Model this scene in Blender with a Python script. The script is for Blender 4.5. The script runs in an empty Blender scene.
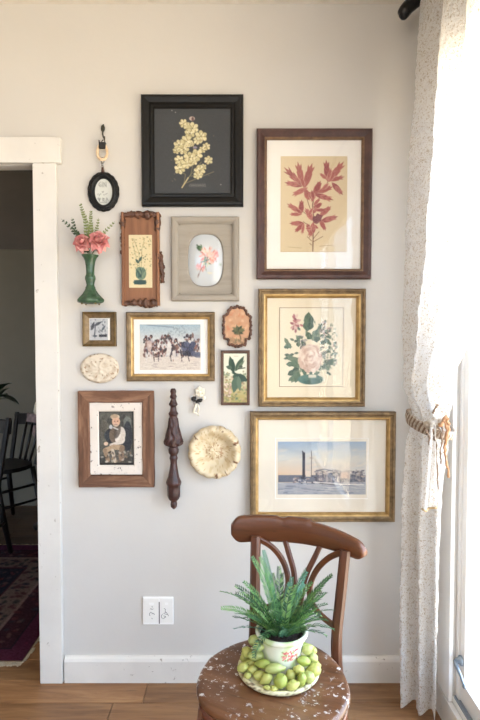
import bpy, math, random
import numpy as np
from mathutils import Vector, Matrix, noise as mnoise
random.seed(7)
C = bpy.context.scene.collection
PI = math.pi
sin, cos = math.sin, math.cos

# ---------------------------------------------------------------- camera maths
TILT = math.radians(2.2)
CAM = Vector((0, -2.03, 1.36))
FWD = Vector((0, cos(TILT), -sin(TILT)))
UP = Vector((0, sin(TILT), cos(TILT)))

def at(px, py, Y=-0.015):
    """real place of a point seen at (px, py) that lies at depth Y"""
    r = FWD * 520 + Vector((1, 0, 0)) * (px - 240) + UP * (360 - py)
    return CAM + r * ((Y - CAM.y) / r.y)

def atz(px, py, Z):
    r = FWD * 520 + Vector((1, 0, 0)) * (px - 240) + UP * (360 - py)
    return CAM + r * ((Z - CAM.z) / r.z)

def lin(c):
    return tuple(((v / 255) / 12.92 if v / 255 <= 0.04045 else ((v / 255 + 0.055) / 1.055) ** 2.4) for v in c[:3])

def rgba(c):
    return lin(c) + (1.0,)

# ---------------------------------------------------------------- materials
def new_mat(name):
    m = bpy.data.materials.new(name)
    m.use_nodes = True
    nt = m.node_tree
    b = nt.nodes['Principled BSDF']
    return m, nt, b

def N(nt, t, **kw):
    n = nt.nodes.new(t)
    for k, v in kw.items():
        setattr(n, k, v)
    return n

def coords(nt, scale=(1, 1, 1), rot=(0, 0, 0)):
    tc = N(nt, 'ShaderNodeTexCoord')
    mp = N(nt, 'ShaderNodeMapping')
    mp.inputs['Scale'].default_value = scale
    mp.inputs['Rotation'].default_value = rot
    nt.links.new(tc.outputs['Object'], mp.inputs['Vector'])
    return mp.outputs['Vector']

def ramp(nt, fac, stops):
    r = N(nt, 'ShaderNodeValToRGB')
    el = r.color_ramp.elements
    while len(el) > 1:
        el.remove(el[-1])
    el[0].position = stops[0][0]
    el[0].color = rgba(stops[0][1])
    for p, c in stops[1:]:
        e = el.new(p)
        e.color = rgba(c)
    nt.links.new(fac, r.inputs['Fac'])
    return r.outputs['Color']

def noise_tex(nt, vec, scale, detail=4, rough=.55, dist=0):
    n = N(nt, 'ShaderNodeTexNoise')
    n.inputs['Scale'].default_value = scale
    n.inputs['Detail'].default_value = detail
    n.inputs['Roughness'].default_value = rough
    n.inputs['Distortion'].default_value = dist
    nt.links.new(vec, n.inputs['Vector'])
    return n.outputs['Fac']

def bump(nt, b, h, strength=.3, dist=.01):
    n = N(nt, 'ShaderNodeBump')
    n.inputs['Strength'].default_value = strength
    n.inputs['Distance'].default_value = dist
    nt.links.new(h, n.inputs['Height'])
    nt.links.new(n.outputs['Normal'], b.inputs['Normal'])

def mixc(nt, fac, a, b):
    n = N(nt, 'ShaderNodeMix')
    n.data_type = 'RGBA'
    if isinstance(fac, float):
        n.inputs[0].default_value = fac
    else:
        nt.links.new(fac, n.inputs[0])
    for s, v in ((6, a), (7, b)):
        if isinstance(v, tuple):
            n.inputs[s].default_value = rgba(v)
        else:
            nt.links.new(v, n.inputs[s])
    return n.outputs[2]

def thresh(nt, fac, lo, hi):
    n = N(nt, 'ShaderNodeMapRange')
    n.inputs[1].default_value = lo
    n.inputs[2].default_value = hi
    nt.links.new(fac, n.inputs[0])
    return n.outputs[0]

def simple(name, c1, c2=None, rough=.6, metal=0, scale=20, bmp=.15, bscale=None, spec=.5, stretch=(1, 1, 1)):
    m, nt, b = new_mat(name)
    v = coords(nt, stretch)
    f = noise_tex(nt, v, scale)
    c2 = c2 or tuple(int(x * .85) for x in c1)
    nt.links.new(ramp(nt, f, [(.3, c2), (.7, c1)]), b.inputs['Base Color'])
    b.inputs['Roughness'].default_value = rough
    b.inputs['Metallic'].default_value = metal
    b.inputs['Specular IOR Level'].default_value = spec
    if bmp:
        bump(nt, b, noise_tex(nt, v, bscale or scale * 3), bmp, .004)
    return m

def wood(name, c_dark, c_mid, c_light, axis='x', scale=14, rough=.45, bmp=.25, flecks=None, fleck_lo=.66, fleck_scale=22):
    m, nt, b = new_mat(name)
    st = {'x': (.12, 1, 1), 'y': (1, .12, 1), 'z': (1, 1, .12)}[axis]
    v = coords(nt, st)
    f = noise_tex(nt, v, scale, 6, .65, .6)
    f2 = noise_tex(nt, v, scale * 7, 3, .6)
    col = ramp(nt, f, [(.28, c_dark), (.5, c_mid), (.74, c_light)])
    col = mixc(nt, thresh(nt, f2, .62, .8), col, c_dark)
    if flecks:
        v3 = coords(nt)
        f3 = noise_tex(nt, v3, fleck_scale, 5, .7)
        f4 = noise_tex(nt, v3, 3.5, 2)
        mm = N(nt, 'ShaderNodeMath', operation='MULTIPLY')
        nt.links.new(thresh(nt, f3, fleck_lo, fleck_lo + .03), mm.inputs[0])
        nt.links.new(thresh(nt, f4, .36, .5), mm.inputs[1])
        col = mixc(nt, mm.outputs[0], col, flecks)
    nt.links.new(col, b.inputs['Base Color'])
    b.inputs['Roughness'].default_value = rough
    bump(nt, b, f2, bmp, .002)
    return m

def chippy(name, base, chip, rough=.6, scale=30, lo=.64, tone=None):
    """paint with little worn chips"""
    m, nt, b = new_mat(name)
    v = coords(nt)
    f = noise_tex(nt, v, scale, 6, .7)
    g = noise_tex(nt, v, 4)
    col = ramp(nt, g, [(.3, tone or tuple(int(x * .94) for x in base)), (.7, base)])
    col = mixc(nt, thresh(nt, f, lo, lo + .03), col, chip)
    nt.links.new(col, b.inputs['Base Color'])
    b.inputs['Roughness'].default_value = rough
    bump(nt, b, f, .2, .003)
    return m

def painted(name, rough=.6, nscale=0, bmp=0., spec=.4):
    m, nt, b = new_mat(name)
    a = N(nt, 'ShaderNodeAttribute', attribute_name='Col')
    nt.links.new(a.outputs['Color'], b.inputs['Base Color'])
    b.inputs['Roughness'].default_value = rough
    b.inputs['Specular IOR Level'].default_value = spec
    if bmp:
        v = coords(nt)
        bump(nt, b, noise_tex(nt, v, nscale), bmp, .003)
    return m

def glass_mat(name, tint=(1, 1, 1), ior=1.45):
    m = bpy.data.materials.new(name)
    m.use_nodes = True
    nt = m.node_tree
    nt.nodes.clear()
    out = N(nt, 'ShaderNodeOutputMaterial')
    mix = N(nt, 'ShaderNodeMixShader')
    fr = N(nt, 'ShaderNodeFresnel')
    geo = N(nt, 'ShaderNodeNewGeometry')
    im = N(nt, 'ShaderNodeMix')
    im.inputs[2].default_value = ior
    im.inputs[3].default_value = 1 / ior
    nt.links.new(geo.outputs['Backfacing'], im.inputs[0])
    nt.links.new(im.outputs[0], fr.inputs['IOR'])
    tr = N(nt, 'ShaderNodeBsdfTransparent')
    tr.inputs['Color'].default_value = tint + (1,)
    gl = N(nt, 'ShaderNodeBsdfGlossy')
    gl.inputs['Roughness'].default_value = .02
    v = coords(nt)
    bp = N(nt, 'ShaderNodeBump')
    bp.inputs['Strength'].default_value = .12
    bp.inputs['Distance'].default_value = .004
    nt.links.new(noise_tex(nt, v, 9, 2), bp.inputs['Height'])
    nt.links.new(bp.outputs['Normal'], gl.inputs['Normal'])
    nt.links.new(fr.outputs[0], mix.inputs[0])
    nt.links.new(tr.outputs[0], mix.inputs[1])
    nt.links.new(gl.outputs[0], mix.inputs[2])
    nt.links.new(mix.outputs[0], out.inputs[0])
    return m

# ---------------------------------------------------------------- mesh building
class MB:
    def __init__(s):
        s.v, s.f, s.mi, s.c = [], [], [], []
        s.smooth = []

    def add(s, verts, faces, mi=0, smooth=False, cols=None):
        o = len(s.v)
        s.v += [tuple(v) for v in verts]
        s.f += [tuple(i + o for i in f) for f in faces]
        s.mi += [mi] * len(faces)
        s.smooth += [smooth] * len(faces)
        s.c += list(cols) if cols is not None else [(1, 1, 1)] * len(verts)
        return s

    def box(s, lo, hi, mi=0, bev=0.0):
        x0, y0, z0 = lo
        x1, y1, z1 = hi
        if bev <= 0:
            vs = [(x, y, z) for x in (x0, x1) for y in (y0, y1) for z in (z0, z1)]
            fs = [(0, 1, 3, 2), (4, 6, 7, 5), (0, 4, 5, 1), (2, 3, 7, 6), (0, 2, 6, 4), (1, 5, 7, 3)]
            return s.add(vs, fs, mi)
        import bmesh
        bm = bmesh.new()
        bmesh.ops.create_cube(bm, size=1)
        for v in bm.verts:
            v.co = Vector(((x0 + x1) / 2 + v.co.x * (x1 - x0), (y0 + y1) / 2 + v.co.y * (y1 - y0), (z0 + z1) / 2 + v.co.z * (z1 - z0)))
        bmesh.ops.bevel(bm, geom=list(bm.edges), offset=bev, segments=2, affect='EDGES', profile=.6)
        return s.add_bm(bm, mi)

    def add_bm(s, bm, mi=0, smooth=False):
        bm.verts.index_update()
        s.add([v.co[:] for v in bm.verts], [[v.index for v in f.verts] for f in bm.faces], mi, smooth)
        bm.free()
        return s

    def tube(s, pts, radii, seg=8, mi=0, smooth=True, caps=True, flat=1.0, col=None, nrm=None):
        pts = [Vector(p) for p in pts]
        n = len(pts)
        if not hasattr(radii, '__len__'):
            radii = [radii] * n
        vs, fs = [], []
        ref = None
        for i, p in enumerate(pts):
            t = (pts[min(i + 1, n - 1)] - pts[max(i - 1, 0)])
            t = t.normalized() if t.length > 1e-9 else Vector((0, 0, 1))
            if ref is None:
                ref = Vector(nrm) if nrm else (Vector((0, 0, 1)) if abs(t.z) < .9 else Vector((1, 0, 0)))
            a = (ref - t * ref.dot(t)).normalized()
            ref = a
            b = t.cross(a)
            for k in range(seg):
                th = 2 * PI * k / seg
                vs.append(p + (a * cos(th) * flat + b * sin(th)) * radii[i])
        for i in range(n - 1):
            for k in range(seg):
                k2 = (k + 1) % seg
                fs.append((i * seg + k, i * seg + k2, (i + 1) * seg + k2, (i + 1) * seg + k))
        if caps:
            fs.append(tuple(range(seg - 1, -1, -1)))
            fs.append(tuple((n - 1) * seg + k for k in range(seg)))
        return s.add(vs, fs, mi, smooth, [col] * len(vs) if col else None)

    def bar(s, pts, w, t, side=(0, 1, 0), mi=0, bev=.25):
        """rectangular section with softened corners swept along pts; w across, t along side"""
        pts = [Vector(p) for p in pts]
        n = len(pts)
        if not hasattr(w, '__len__'):
            w = [w] * n
        vs, fs = [], []
        for i, p in enumerate(pts):
            d = (pts[min(i + 1, n - 1)] - pts[max(i - 1, 0)]).normalized()
            a = Vector(side)
            a = (a - d * a.dot(d)).normalized()
            b = d.cross(a)
            hw, ht = w[i] / 2, t / 2
            q = bev * min(w[i], t)
            for (x, y) in ((hw - q, ht), (hw, ht - q), (hw, -ht + q), (hw - q, -ht), (-hw + q, -ht), (-hw, -ht + q), (-hw, ht - q), (-hw + q, ht)):
                vs.append(p + b * x + a * y)
        for i in range(n - 1):
            for k in range(8):
                k2 = (k + 1) % 8
                fs.append((i * 8 + k, (i + 1) * 8 + k, (i + 1) * 8 + k2, i * 8 + k2))
        fs.append(tuple(range(8)))
        fs.append(tuple((n - 1) * 8 + k for k in range(7, -1, -1)))
        return s.add(vs, fs, mi, False)

    def lathe(s, prof, seg=32, mi=0, center=(0, 0, 0), axis='z', mod=None, smooth=True, col=None, capped=True):
        """prof: (r, h).  axis 'z' upright, 'y' faces the room (h towards -y). mod(th, i, r)->r"""
        vs, fs, cs = [], [], []
        cx, cy, cz = center
        for i, (r, h) in enumerate(prof):
            for k in range(seg):
                th = 2 * PI * k / seg
                rr, hh = r, h
                if mod:
                    o = mod(th, i, r, h)
                    rr, hh = o if isinstance(o, tuple) else (o, h)
                if axis == 'z':
                    vs.append((cx + rr * cos(th), cy + rr * sin(th), cz + hh))
                else:
                    vs.append((cx + rr * cos(th), cy - hh, cz + rr * sin(th)))
                if col:
                    cs.append(col(th, i, r, h))
        n = len(prof)
        for i in range(n - 1):
            for k in range(seg):
                k2 = (k + 1) % seg
                fs.append((i * seg + k, i * seg + k2, (i + 1) * seg + k2, (i + 1) * seg + k))
        if capped:
            if prof[0][0] > 1e-5:
                fs.append(tuple(range(seg - 1, -1, -1)))
            if prof[-1][0] > 1e-5:
                fs.append(tuple((n - 1) * seg + k for k in range(seg)))
        return s.add(vs, fs, mi, smooth, cs if col else None)

    def ell(s, c, r, seg=12, rings=8, mi=0, rot=None, lump=0, col=None, seed=0):
        vs, fs = [], []
        c = Vector(c)
        R = rot or Matrix.Identity(3)
        for i in range(rings + 1):
            ph = PI * i / rings
            for k in range(seg):
                th = 2 * PI * k / seg
                d = Vector((sin(ph) * cos(th), sin(ph) * sin(th), cos(ph)))
                q = 1 + lump * mnoise.noise(d * 1.7 + Vector((seed, seed * .3, 0)))
                vs.append(c + R @ Vector((d.x * r[0] * q, d.y * r[1] * q, d.z * r[2] * q)))
        for i in range(rings):
            for k in range(seg):
                k2 = (k + 1) % seg
                fs.append((i * seg + k, (i + 1) * seg + k, (i + 1) * seg + k2, i * seg + k2))
        return s.add(vs, fs, mi, True, [col] * len(vs) if col else None)

    def prism(s, pts, y0, y1, mi=0):
        """outline in x,z pulled from y0 to y1"""
        n = len(pts)
        vs = [(x, y0, z) for x, z in pts] + [(x, y1, z) for x, z in pts]
        fs = [tuple(range(n)), tuple(range(2 * n - 1, n - 1, -1))]
        for i in range(n):
            j = (i + 1) % n
            fs.append((i, i + n, j + n, j))
        return s.add(vs, fs, mi)

    def prismz(s, pts, z0, z1, mi=0):
        n = len(pts)
        vs = [(x, y, z0) for x, y in pts] + [(x, y, z1) for x, y in pts]
        fs = [tuple(range(n - 1, -1, -1)), tuple(range(n, 2 * n))]
        for i in range(n):
            j = (i + 1) % n
            fs.append((i, j, j + n, i + n))
        return s.add(vs, fs, mi)

    def frame(s, w, h, prof, sub=1, jit=0., seed=0):
        """mitred moulding round a w x h outside; prof: (inset, y). material 0 upright rails, 1 level rails"""
        loops = []
        rnd = random.Random(seed)
        hw, hh = w / 2, h / 2
        ring = []
        cor = [(-1, -1), (1, -1), (1, 1), (-1, 1)]
        for a in range(4):
            for k in range(sub):
                ring.append((a, k / sub))
        vs = []
        P = len(prof)
        for (a, t) in ring:
            c0, c1 = cor[a], cor[(a + 1) % 4]
            for (ins, y) in prof:
                x = (c0[0] * (1 - t) + c1[0] * t) * (hw - ins)
                z = (c0[1] * (1 - t) + c1[1] * t) * (hh - ins)
                j = (rnd.random() - .5) * jit if jit else 0
                j2 = (rnd.random() - .5) * jit if jit else 0
                vs.append((x + j, min(y + j2, 0), z + j * .7))
        R = len(ring)
        for i in range(R):
            i2 = (i + 1) % R
            fs = []
            for k in range(P):
                k2 = (k + 1) % P
                fs.append((i * P + k, i * P + k2, i2 * P + k2, i2 * P + k))
            o = len(s.v) if i == 0 else o
            if i == 0:
                s.add(vs, [])
            for f in fs:
                s.f.append(tuple(q + o for q in f))
                s.mi.append(1 if ring[i][0] % 2 == 0 else 0)
                s.smooth.append(False)
        return s

    def build(s, name, mats, parent=None, loc=None, rot=None):
        me = bpy.data.meshes.new(name)
        me.from_pydata(s.v, [], s.f)
        if not isinstance(mats, (list, tuple)):
            mats = [mats]
        for m in mats:
            me.materials.append(m)
        nm = len(mats)
        me.polygons.foreach_set('material_index', [min(i, nm - 1) for i in s.mi])
        me.polygons.foreach_set('use_smooth', s.smooth)
        if any(c != (1, 1, 1) for c in s.c):
            at_ = me.color_attributes.new('Col', 'FLOAT_COLOR', 'POINT')
            buf = np.ones((len(s.v), 4), dtype=np.float32)
            buf[:, :3] = np.array(s.c, dtype=np.float32)
            at_.data.foreach_set('color', buf.ravel())
        me.update()
        import bmesh
        bm = bmesh.new()
        bm.from_mesh(me)
        bmesh.ops.recalc_face_normals(bm, faces=bm.faces)
        bm.to_mesh(me)
        bm.free()
        o = bpy.data.objects.new(name, me)
        C.objects.link(o)
        if parent:
            o.parent = parent
        if loc is not None:
            o.location = loc
        if rot is not None:
            o.rotation_euler = rot
        return o

def thing(name, label, cat, loc=(0, 0, 0), rotz=0, group=None):
    o = bpy.data.objects.new(name, None)
    o.empty_display_size = .05
    C.objects.link(o)
    o.location = loc
    o.rotation_euler = (0, 0, rotz)
    return tag(o, label, cat, group)

def tag(o, label, cat, group=None):
    o['label'] = label
    o['category'] = cat
    if group:
        o['group'] = group
    return o

def struct(name, mb, mats):
    o = mb.build(name, mats)
    o['kind'] = 'structure'
    return o

# ---------------------------------------------------------------- painter for flat artwork
class Canvas:
    """artwork colours on a grid; coordinates are those of a view of the picture (x/s + x0)"""
    def __init__(s, x0, y0, x1, y1, bg, res=2.4, seed=1):
        s.b = (x0, y0, x1, y1)
        s.nx = int((x1 - x0) * res)
        s.ny = int((y1 - y0) * res)
        xs = np.linspace(x0, x1, s.nx)
        ys = np.linspace(y0, y1, s.ny)
        s.X, s.Y = np.meshgrid(xs, ys)
        s.A = np.zeros((s.ny, s.nx, 3))
        s.A[:] = np.array(bg, float)
        s.r = np.random.RandomState(seed)
        s.view(0, 0, 1)
        s.soft = .35
        s.gain = .95

    def view(s, ox, oy, sc):
        s.ox, s.oy, s.sc = ox, oy, sc
        s.U = (s.X - ox) * sc
        s.V = (s.Y - oy) * sc
        return s

    def put(s, d, col, a=1.0):
        """d: signed distance in view units, negative inside"""
        m = np.clip(.5 - d / (s.soft * s.sc * 2), 0, 1)[..., None] * a
        s.A = s.A * (1 - m) + np.array(col, float) * m
        return s

    def ell(s, cx, cy, rx, ry, col, a=1.0, rot=0):
        c, n = cos(rot), sin(rot)
        x, y = s.U - cx, s.V - cy
        u, v = (x * c + y * n) / rx, (-x * n + y * c) / ry
        return s.put((np.sqrt(u * u + v * v) - 1) * min(rx, ry), col, a)

    def rect(s, x0, y0, x1, y1, col, a=1.0):
        d = np.maximum(np.maximum(x0 - s.U, s.U - x1), np.maximum(y0 - s.V, s.V - y1))
        return s.put(d, col, a)

    def line(s, pts, w, col, a=1.0):
        D = np.full(s.U.shape, 1e9)
        for (x0, y0), (x1, y1) in zip(pts[:-1], pts[1:]):
            dx, dy = x1 - x0, y1 - y0
            L = dx * dx + dy * dy + 1e-9
            t = np.clip(((s.U - x0) * dx + (s.V - y0) * dy) / L, 0, 1)
            D = np.minimum(D, np.hypot(s.U - x0 - t * dx, s.V - y0 - t * dy))
        return s.put(D - w / 2, col, a)

    def leaf(s, bx, by, tx, ty, w, col, a=1.0, vein=None, lobes=0):
        L = math.hypot(tx - bx, ty - by) + 1e-6
        ux, uy = (tx - bx) / L, (ty - by) / L
        t = ((s.U - bx) * ux + (s.V - by) * uy) / L
        p = -(s.U - bx) * uy + (s.V - by) * ux
        prof = np.sin(PI * np.clip(t, 0, 1) ** .85) * w / 2
        if lobes:
            prof = prof * (1 + .28 * np.sin(t * lobes * 2 * PI))
        d = np.where((t > 0) & (t < 1), np.abs(p) - prof, 5 * s.sc)
        s.put(d, col, a)
        if vein:
            s.line([(bx, by), (bx + ux * L * .9, by + uy * L * .9)], s.sc * .35, vein, .7)
        return s

    def grad(s, fn, a=1.0):
        """fn(U,V) -> array (...,3)"""
        s.A = s.A * (1 - a) + fn(s.U, s.V) * a
        return s

    def grain(s, amt, cell=1):
        n = s.r.normal(0, amt, (s.ny // cell + 2, s.nx // cell + 2))
        n = np.repeat(np.repeat(n, cell, 0), cell, 1)[:s.ny, :s.nx]
        s.A += n[..., None]
        return s

    def linear(s):
        g = s.A.mean(axis=2, keepdims=True)
        a = np.clip((s.A * .88 + g * .12) * s.gain, 0, 255) / 255
        return np.where(a <= .04045, a / 12.92, ((a + .055) / 1.055) ** 2.4)

    def sheet(s, w, h, y, cx=0, cz=0):
        """MB for a flat sheet w x h standing at depth y"""
        mb = MB()
        xs = np.linspace(-w / 2, w / 2, s.nx) + cx
        zs = np.linspace(h / 2, -h / 2, s.ny) + cz
        col = s.linear()
        vs = [(float(x), y, float(z)) for z in zs for x in xs]
        fs = []
        nx = s.nx
        for j in range(s.ny - 1):
            for i in range(nx - 1):
                k = j * nx + i
                fs.append((k, k + nx, k + nx + 1, k + 1))
        mb.add(vs, fs, 0, False, [tuple(c) for c in col.reshape(-1, 3)])
        return mb

    def sampler(s):
        col = s.linear()
        x0, y0, x1, y1 = s.b

        def f(u, v):            # u,v in 0..1, v from the top
            i = int(min(max(u, 0), 1) * (s.nx - 1))
            j = int(min(max(v, 0), 1) * (s.ny - 1))
            return tuple(col[j, i])
        return f

def rect_at(x0, y0, x1, y1, Y=-.015):
    """centre x, centre z, width, height of a wall rectangle seen at these corners"""
    a, b, c, d = at(x0, y0, Y), at(x1, y0, Y), at(x1, y1, Y), at(x0, y1, Y)
    w = ((b.x - a.x) + (c.x - d.x)) / 2
    h = a.z - d.z
    return (a.x + b.x + c.x + d.x) / 4, (a.z + d.z) / 2, w, h
SKY, WARM_FILL, EXPO = 9.4, 10.0, 0.0
# ---------------------------------------------------------------- shared materials
M = {}
M['wall'] = simple('wall_paint', (203, 199, 194), (199, 195, 190), .75, scale=3, bmp=.08, bscale=60)
M['trim'] = chippy('white_trim_paint', (222, 218, 212), (158, 148, 138), .45, 34, .655)
M['base_trim'] = chippy('worn_baseboard_paint', (224, 220, 214), (150, 140, 132), .45, 40, .645)
M['trim_clean'] = simple('clean_white_trim', (246, 245, 243), (242, 241, 239), .45, scale=6, bmp=.05)
M['ceiling'] = simple('ceiling_paint', (226, 220, 210), (218, 211, 200), .85, scale=30, bmp=.5, bscale=90)
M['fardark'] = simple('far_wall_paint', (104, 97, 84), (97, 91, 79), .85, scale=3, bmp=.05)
M['fardarker'] = simple('far_upper_shade', (84, 76, 70), (76, 70, 64), .85, scale=3, bmp=.05)  # darker copy of the far wall tone, shade put into the colour
M['black'] = simple('black_lacquer', (15, 15, 16), (9, 9, 10), .42, scale=30, bmp=.1, spec=.3)
M['black_matte'] = simple('black_matte', (26, 24, 24), (16, 15, 15), .6, scale=40, bmp=.2)
M['iron'] = simple('black_iron', (26, 26, 29), (18, 18, 20), .35, .3, scale=30, bmp=.2)
M['steel'] = simple('grey_metal', (150, 150, 148), (110, 108, 104), .35, .9, scale=40)
M['blue_steel'] = simple('satin_metal', (165, 178, 190), (140, 152, 165), .35, .8, scale=30)
M['gold_dull'] = simple('dull_gilt', (138, 114, 82), (96, 78, 54), .5, .4, scale=45, bmp=.25, stretch=(1, 1, 1))
M['gold'] = simple('bright_gilt', (196, 164, 110), (156, 124, 74), .38, .6, scale=30, bmp=.12)
M['gold_dark'] = simple('dark_gilt', (120, 96, 58), (84, 66, 40), .45, .5, scale=40, bmp=.2)
M['mahog'] = simple('mahogany_moulding', (82, 52, 46), (58, 36, 33), .4, scale=25, bmp=.2)
M['mahog_gilt'] = simple('bronze_sight_edge', (132, 104, 78), (96, 70, 52), .45, .3, scale=50, bmp=.3)
M['white_board'] = simple('white_mount_board', (238, 234, 228), (234, 230, 224), .9, scale=8, bmp=.03)
M['cream_board'] = simple('cream_mount_board', (222, 211, 188), (218, 207, 184), .9, scale=8, bmp=.03)
M['ivory_board'] = simple('ivory_mount_board', (224, 216, 202), (220, 212, 198), .9, scale=8, bmp=.03)
M['backing'] = simple('backing_board', (120, 100, 80), (100, 84, 66), .9, scale=20)
M['art'] = painted('printed_paper', .75, spec=.25)
M['paint_gloss'] = painted('painted_glaze', .16, spec=.6)
M['paint_satin'] = painted('painted_plaster', .55, 60, .25)
M['glass'] = glass_mat('picture_glass')
M['pane'] = glass_mat('window_glass')
M['greywood_v'] = wood('grey_paint_upright', (136, 128, 118), (150, 142, 131), (158, 150, 139), 'z', 30, .7, .3)
M['greywood_h'] = wood('grey_paint_level', (136, 128, 118), (150, 142, 131), (158, 150, 139), 'x', 30, .7, .3)
M['rustic_v'] = wood('reclaimed_wood_upright', (62, 40, 28), (108, 74, 54), (156, 118, 92), 'z', 30, .75, .6)
M['rustic_h'] = wood('reclaimed_wood_level', (62, 40, 28), (108, 74, 54), (156, 118, 92), 'x', 30, .75, .6)
M['linen'] = chippy('speckled_cream_liner', (222, 212, 202), (112, 98, 92), .9, 75, .61)
M['carved'] = simple('carved_dark_wood', (106, 70, 52), (58, 36, 28), .5, scale=40, bmp=.7, bscale=60)
M['tray'] = wood('reddish_panel_wood', (104, 66, 44), (132, 88, 60), (150, 104, 72), 'z', 20, .6, .2)
M['baluster'] = simple('dark_turned_wood', (74, 44, 40), (44, 26, 24), .38, scale=40, bmp=.4)
M['rim_brown'] = simple('dark_brown_wood', (96, 68, 52), (62, 42, 34), .5, scale=40, bmp=.4)
M['chair'] = wood('chair_wood', (58, 32, 18), (94, 54, 33), (120, 73, 46), 'x', 12, .3, .15)
M['chair_v'] = wood('chair_wood_upright', (58, 32, 19), (92, 52, 33), (116, 70, 45), 'z', 12, .32, .15)
M['seat'] = wood('worn_seat_wood', (60, 36, 22), (102, 66, 43), (136, 95, 66), 'x', 10, .3, .2, flecks=(214, 210, 210), fleck_lo=.585, fleck_scale=66)
M['seat_edge'] = wood('seat_rim_wood', (58, 28, 16), (104, 52, 30), (130, 72, 42), 'x', 12, .3, .15, flecks=(190, 180, 170), fleck_lo=.68, fleck_scale=38)

# ---------------------------------------------------------------- the room
CEIL = at(240, 4, 0).z
WX = 0.74
jx = at(36, 400, -.02).x                 # door opening right side
jout = at(59, 400, -.02).x
head_t, head_b = at(45, 137, -.022).z, at(45, 163, -.022).z
DZ = head_b + .004
DL = -1.62
mb = MB()
mb.box((jx - .002, 0, 0), (WX + .12, .058, CEIL))
mb.box((DL, 0, DZ), (jx - .002, .058, CEIL))
mb.box((-2.6, 0, 0), (DL, .058, CEIL))
struct('wall_back', mb, M['wall'])

# floor boards run along the wall
yb = atz(240, 703, 0).y
rows = [2.5, 2.35, 2.2, 2.05, 1.9, 1.77, 1.63, 1.5, 1.36, 1.22, 1.08, .94, .8, .66, .53, .40, .27, .135, 0, yb]
while rows[-1] > -3.9:
    rows.append(rows[-1] - .135)
joint = {18: [atz(145, 694, 0).x, 1.2, -1.75], 19: [atz(110, 712, 0).x, -1.9]}
mb = MB()
rnd = random.Random(3)
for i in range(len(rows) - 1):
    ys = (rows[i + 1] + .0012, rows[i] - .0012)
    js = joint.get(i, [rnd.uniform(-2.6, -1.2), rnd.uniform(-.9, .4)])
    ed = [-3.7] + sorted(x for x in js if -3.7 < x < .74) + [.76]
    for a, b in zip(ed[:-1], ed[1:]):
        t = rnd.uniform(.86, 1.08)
        c = lin((170 * t, 130 * t, 92 * t)) if rows[i] < 1.3 else lin((92 * t, 66 * t, 46 * t))  # deep far-room rows coloured darker to stand for the dim light there
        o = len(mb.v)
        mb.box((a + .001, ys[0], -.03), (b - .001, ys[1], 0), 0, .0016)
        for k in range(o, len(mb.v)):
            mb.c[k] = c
m, nt, b = new_mat('floor_boards')
a = N(nt, 'ShaderNodeAttribute', attribute_name='Col')
v = coords(nt, (.10, 1, 1))
f = noise_tex(nt, v, 24, 6, .65, .8)
f2 = noise_tex(nt, v, 110, 3)
k1 = ramp(nt, f, [(.25, (150, 128, 112)), (.5, (215, 205, 195)), (.75, (255, 255, 250))])
mm = N(nt, 'ShaderNodeMix', data_type='RGBA', blend_type='MULTIPLY')
mm.inputs[0].default_value = 1
nt.links.new(a.outputs['Color'], mm.inputs[6])
nt.links.new(k1, mm.inputs[7])
col = mixc(nt, thresh(nt, f2, .64, .8), mm.outputs[2], (78, 50, 34))
nt.links.new(col, b.inputs['Base Color'])
b.inputs['Roughness'].default_value = .42
bump(nt, b, f2, .2, .002)
M['floor'] = m
sub = MB().box((-3.7, -3.9, -.06), (.86, 2.5, -.031))
mb.add(sub.v, sub.f, 1)
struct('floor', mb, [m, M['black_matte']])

struct('ceiling', MB().box((-3.7, -3.9, CEIL), (.86, .058, CEIL + .05)), M['ceiling'])
struct('wall_left', MB().box((-2.7, -3.9, 0), (-2.6, 0, CEIL)), M['wall'])
FX0, FX1, FZ0, FZ1 = -2.35, -.25, 1.80, 2.44
struct('wall_front', MB().box((-2.6, -3.9, 0), (FX0, -3.8, CEIL)).box((FX1, -3.9, 0), (WX + .12, -3.8, CEIL)).box((FX0, -3.9, 0), (FX1, -3.8, FZ0)).box((FX0, -3.9, FZ1), (FX1, -3.8, CEIL)), M['wall'])
mb = MB()
for a_, b_ in (((FX0, FZ0), (FX0 + .06, FZ1)), ((FX1 - .06, FZ0), (FX1, FZ1)), ((FX0 + .06, FZ0), (FX1 - .06, FZ0 + .06)), ((FX0 + .06, FZ1 - .06), (FX1 - .06, FZ1)), (((FX0 + FX1) / 2 - .02, FZ0 + .06), ((FX0 + FX1) / 2 + .02, FZ1 - .06))):
    mb.box((a_[0], -3.88, a_[1]), (b_[0], -3.82, b_[1]))
w3 = struct('window_3', mb, M['trim_clean'])  # unseen window behind the camera, added for frontal fill light
MB().box((FX0 + .05, -3.852, FZ0 + .05), (FX1 - .05, -3.848, FZ1 - .05)).build('glass_pane', M['pane'], w3)

# window wall
SZ = .118      # sill height
WY0, WY1 = -.26, -1.22
W2Y0, W2Y1 = -1.46, -3.6
WZ = 2.34
mb = MB()
mb.box((WX, WY0, 0), (WX + .12, .0, CEIL))
mb.box((WX, W2Y0, 0), (WX + .12, WY1, CEIL))
mb.box((WX, -3.8, 0), (WX + .12, W2Y1, CEIL))
for y0, y1 in ((WY1, WY0), (W2Y1, W2Y0)):
    mb.box((WX, y0, 0), (WX + .12, y1, .10))
    mb.box((WX, y0, WZ), (WX + .12, y1, CEIL))
struct('wall_right', mb, M['wall'])

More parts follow.
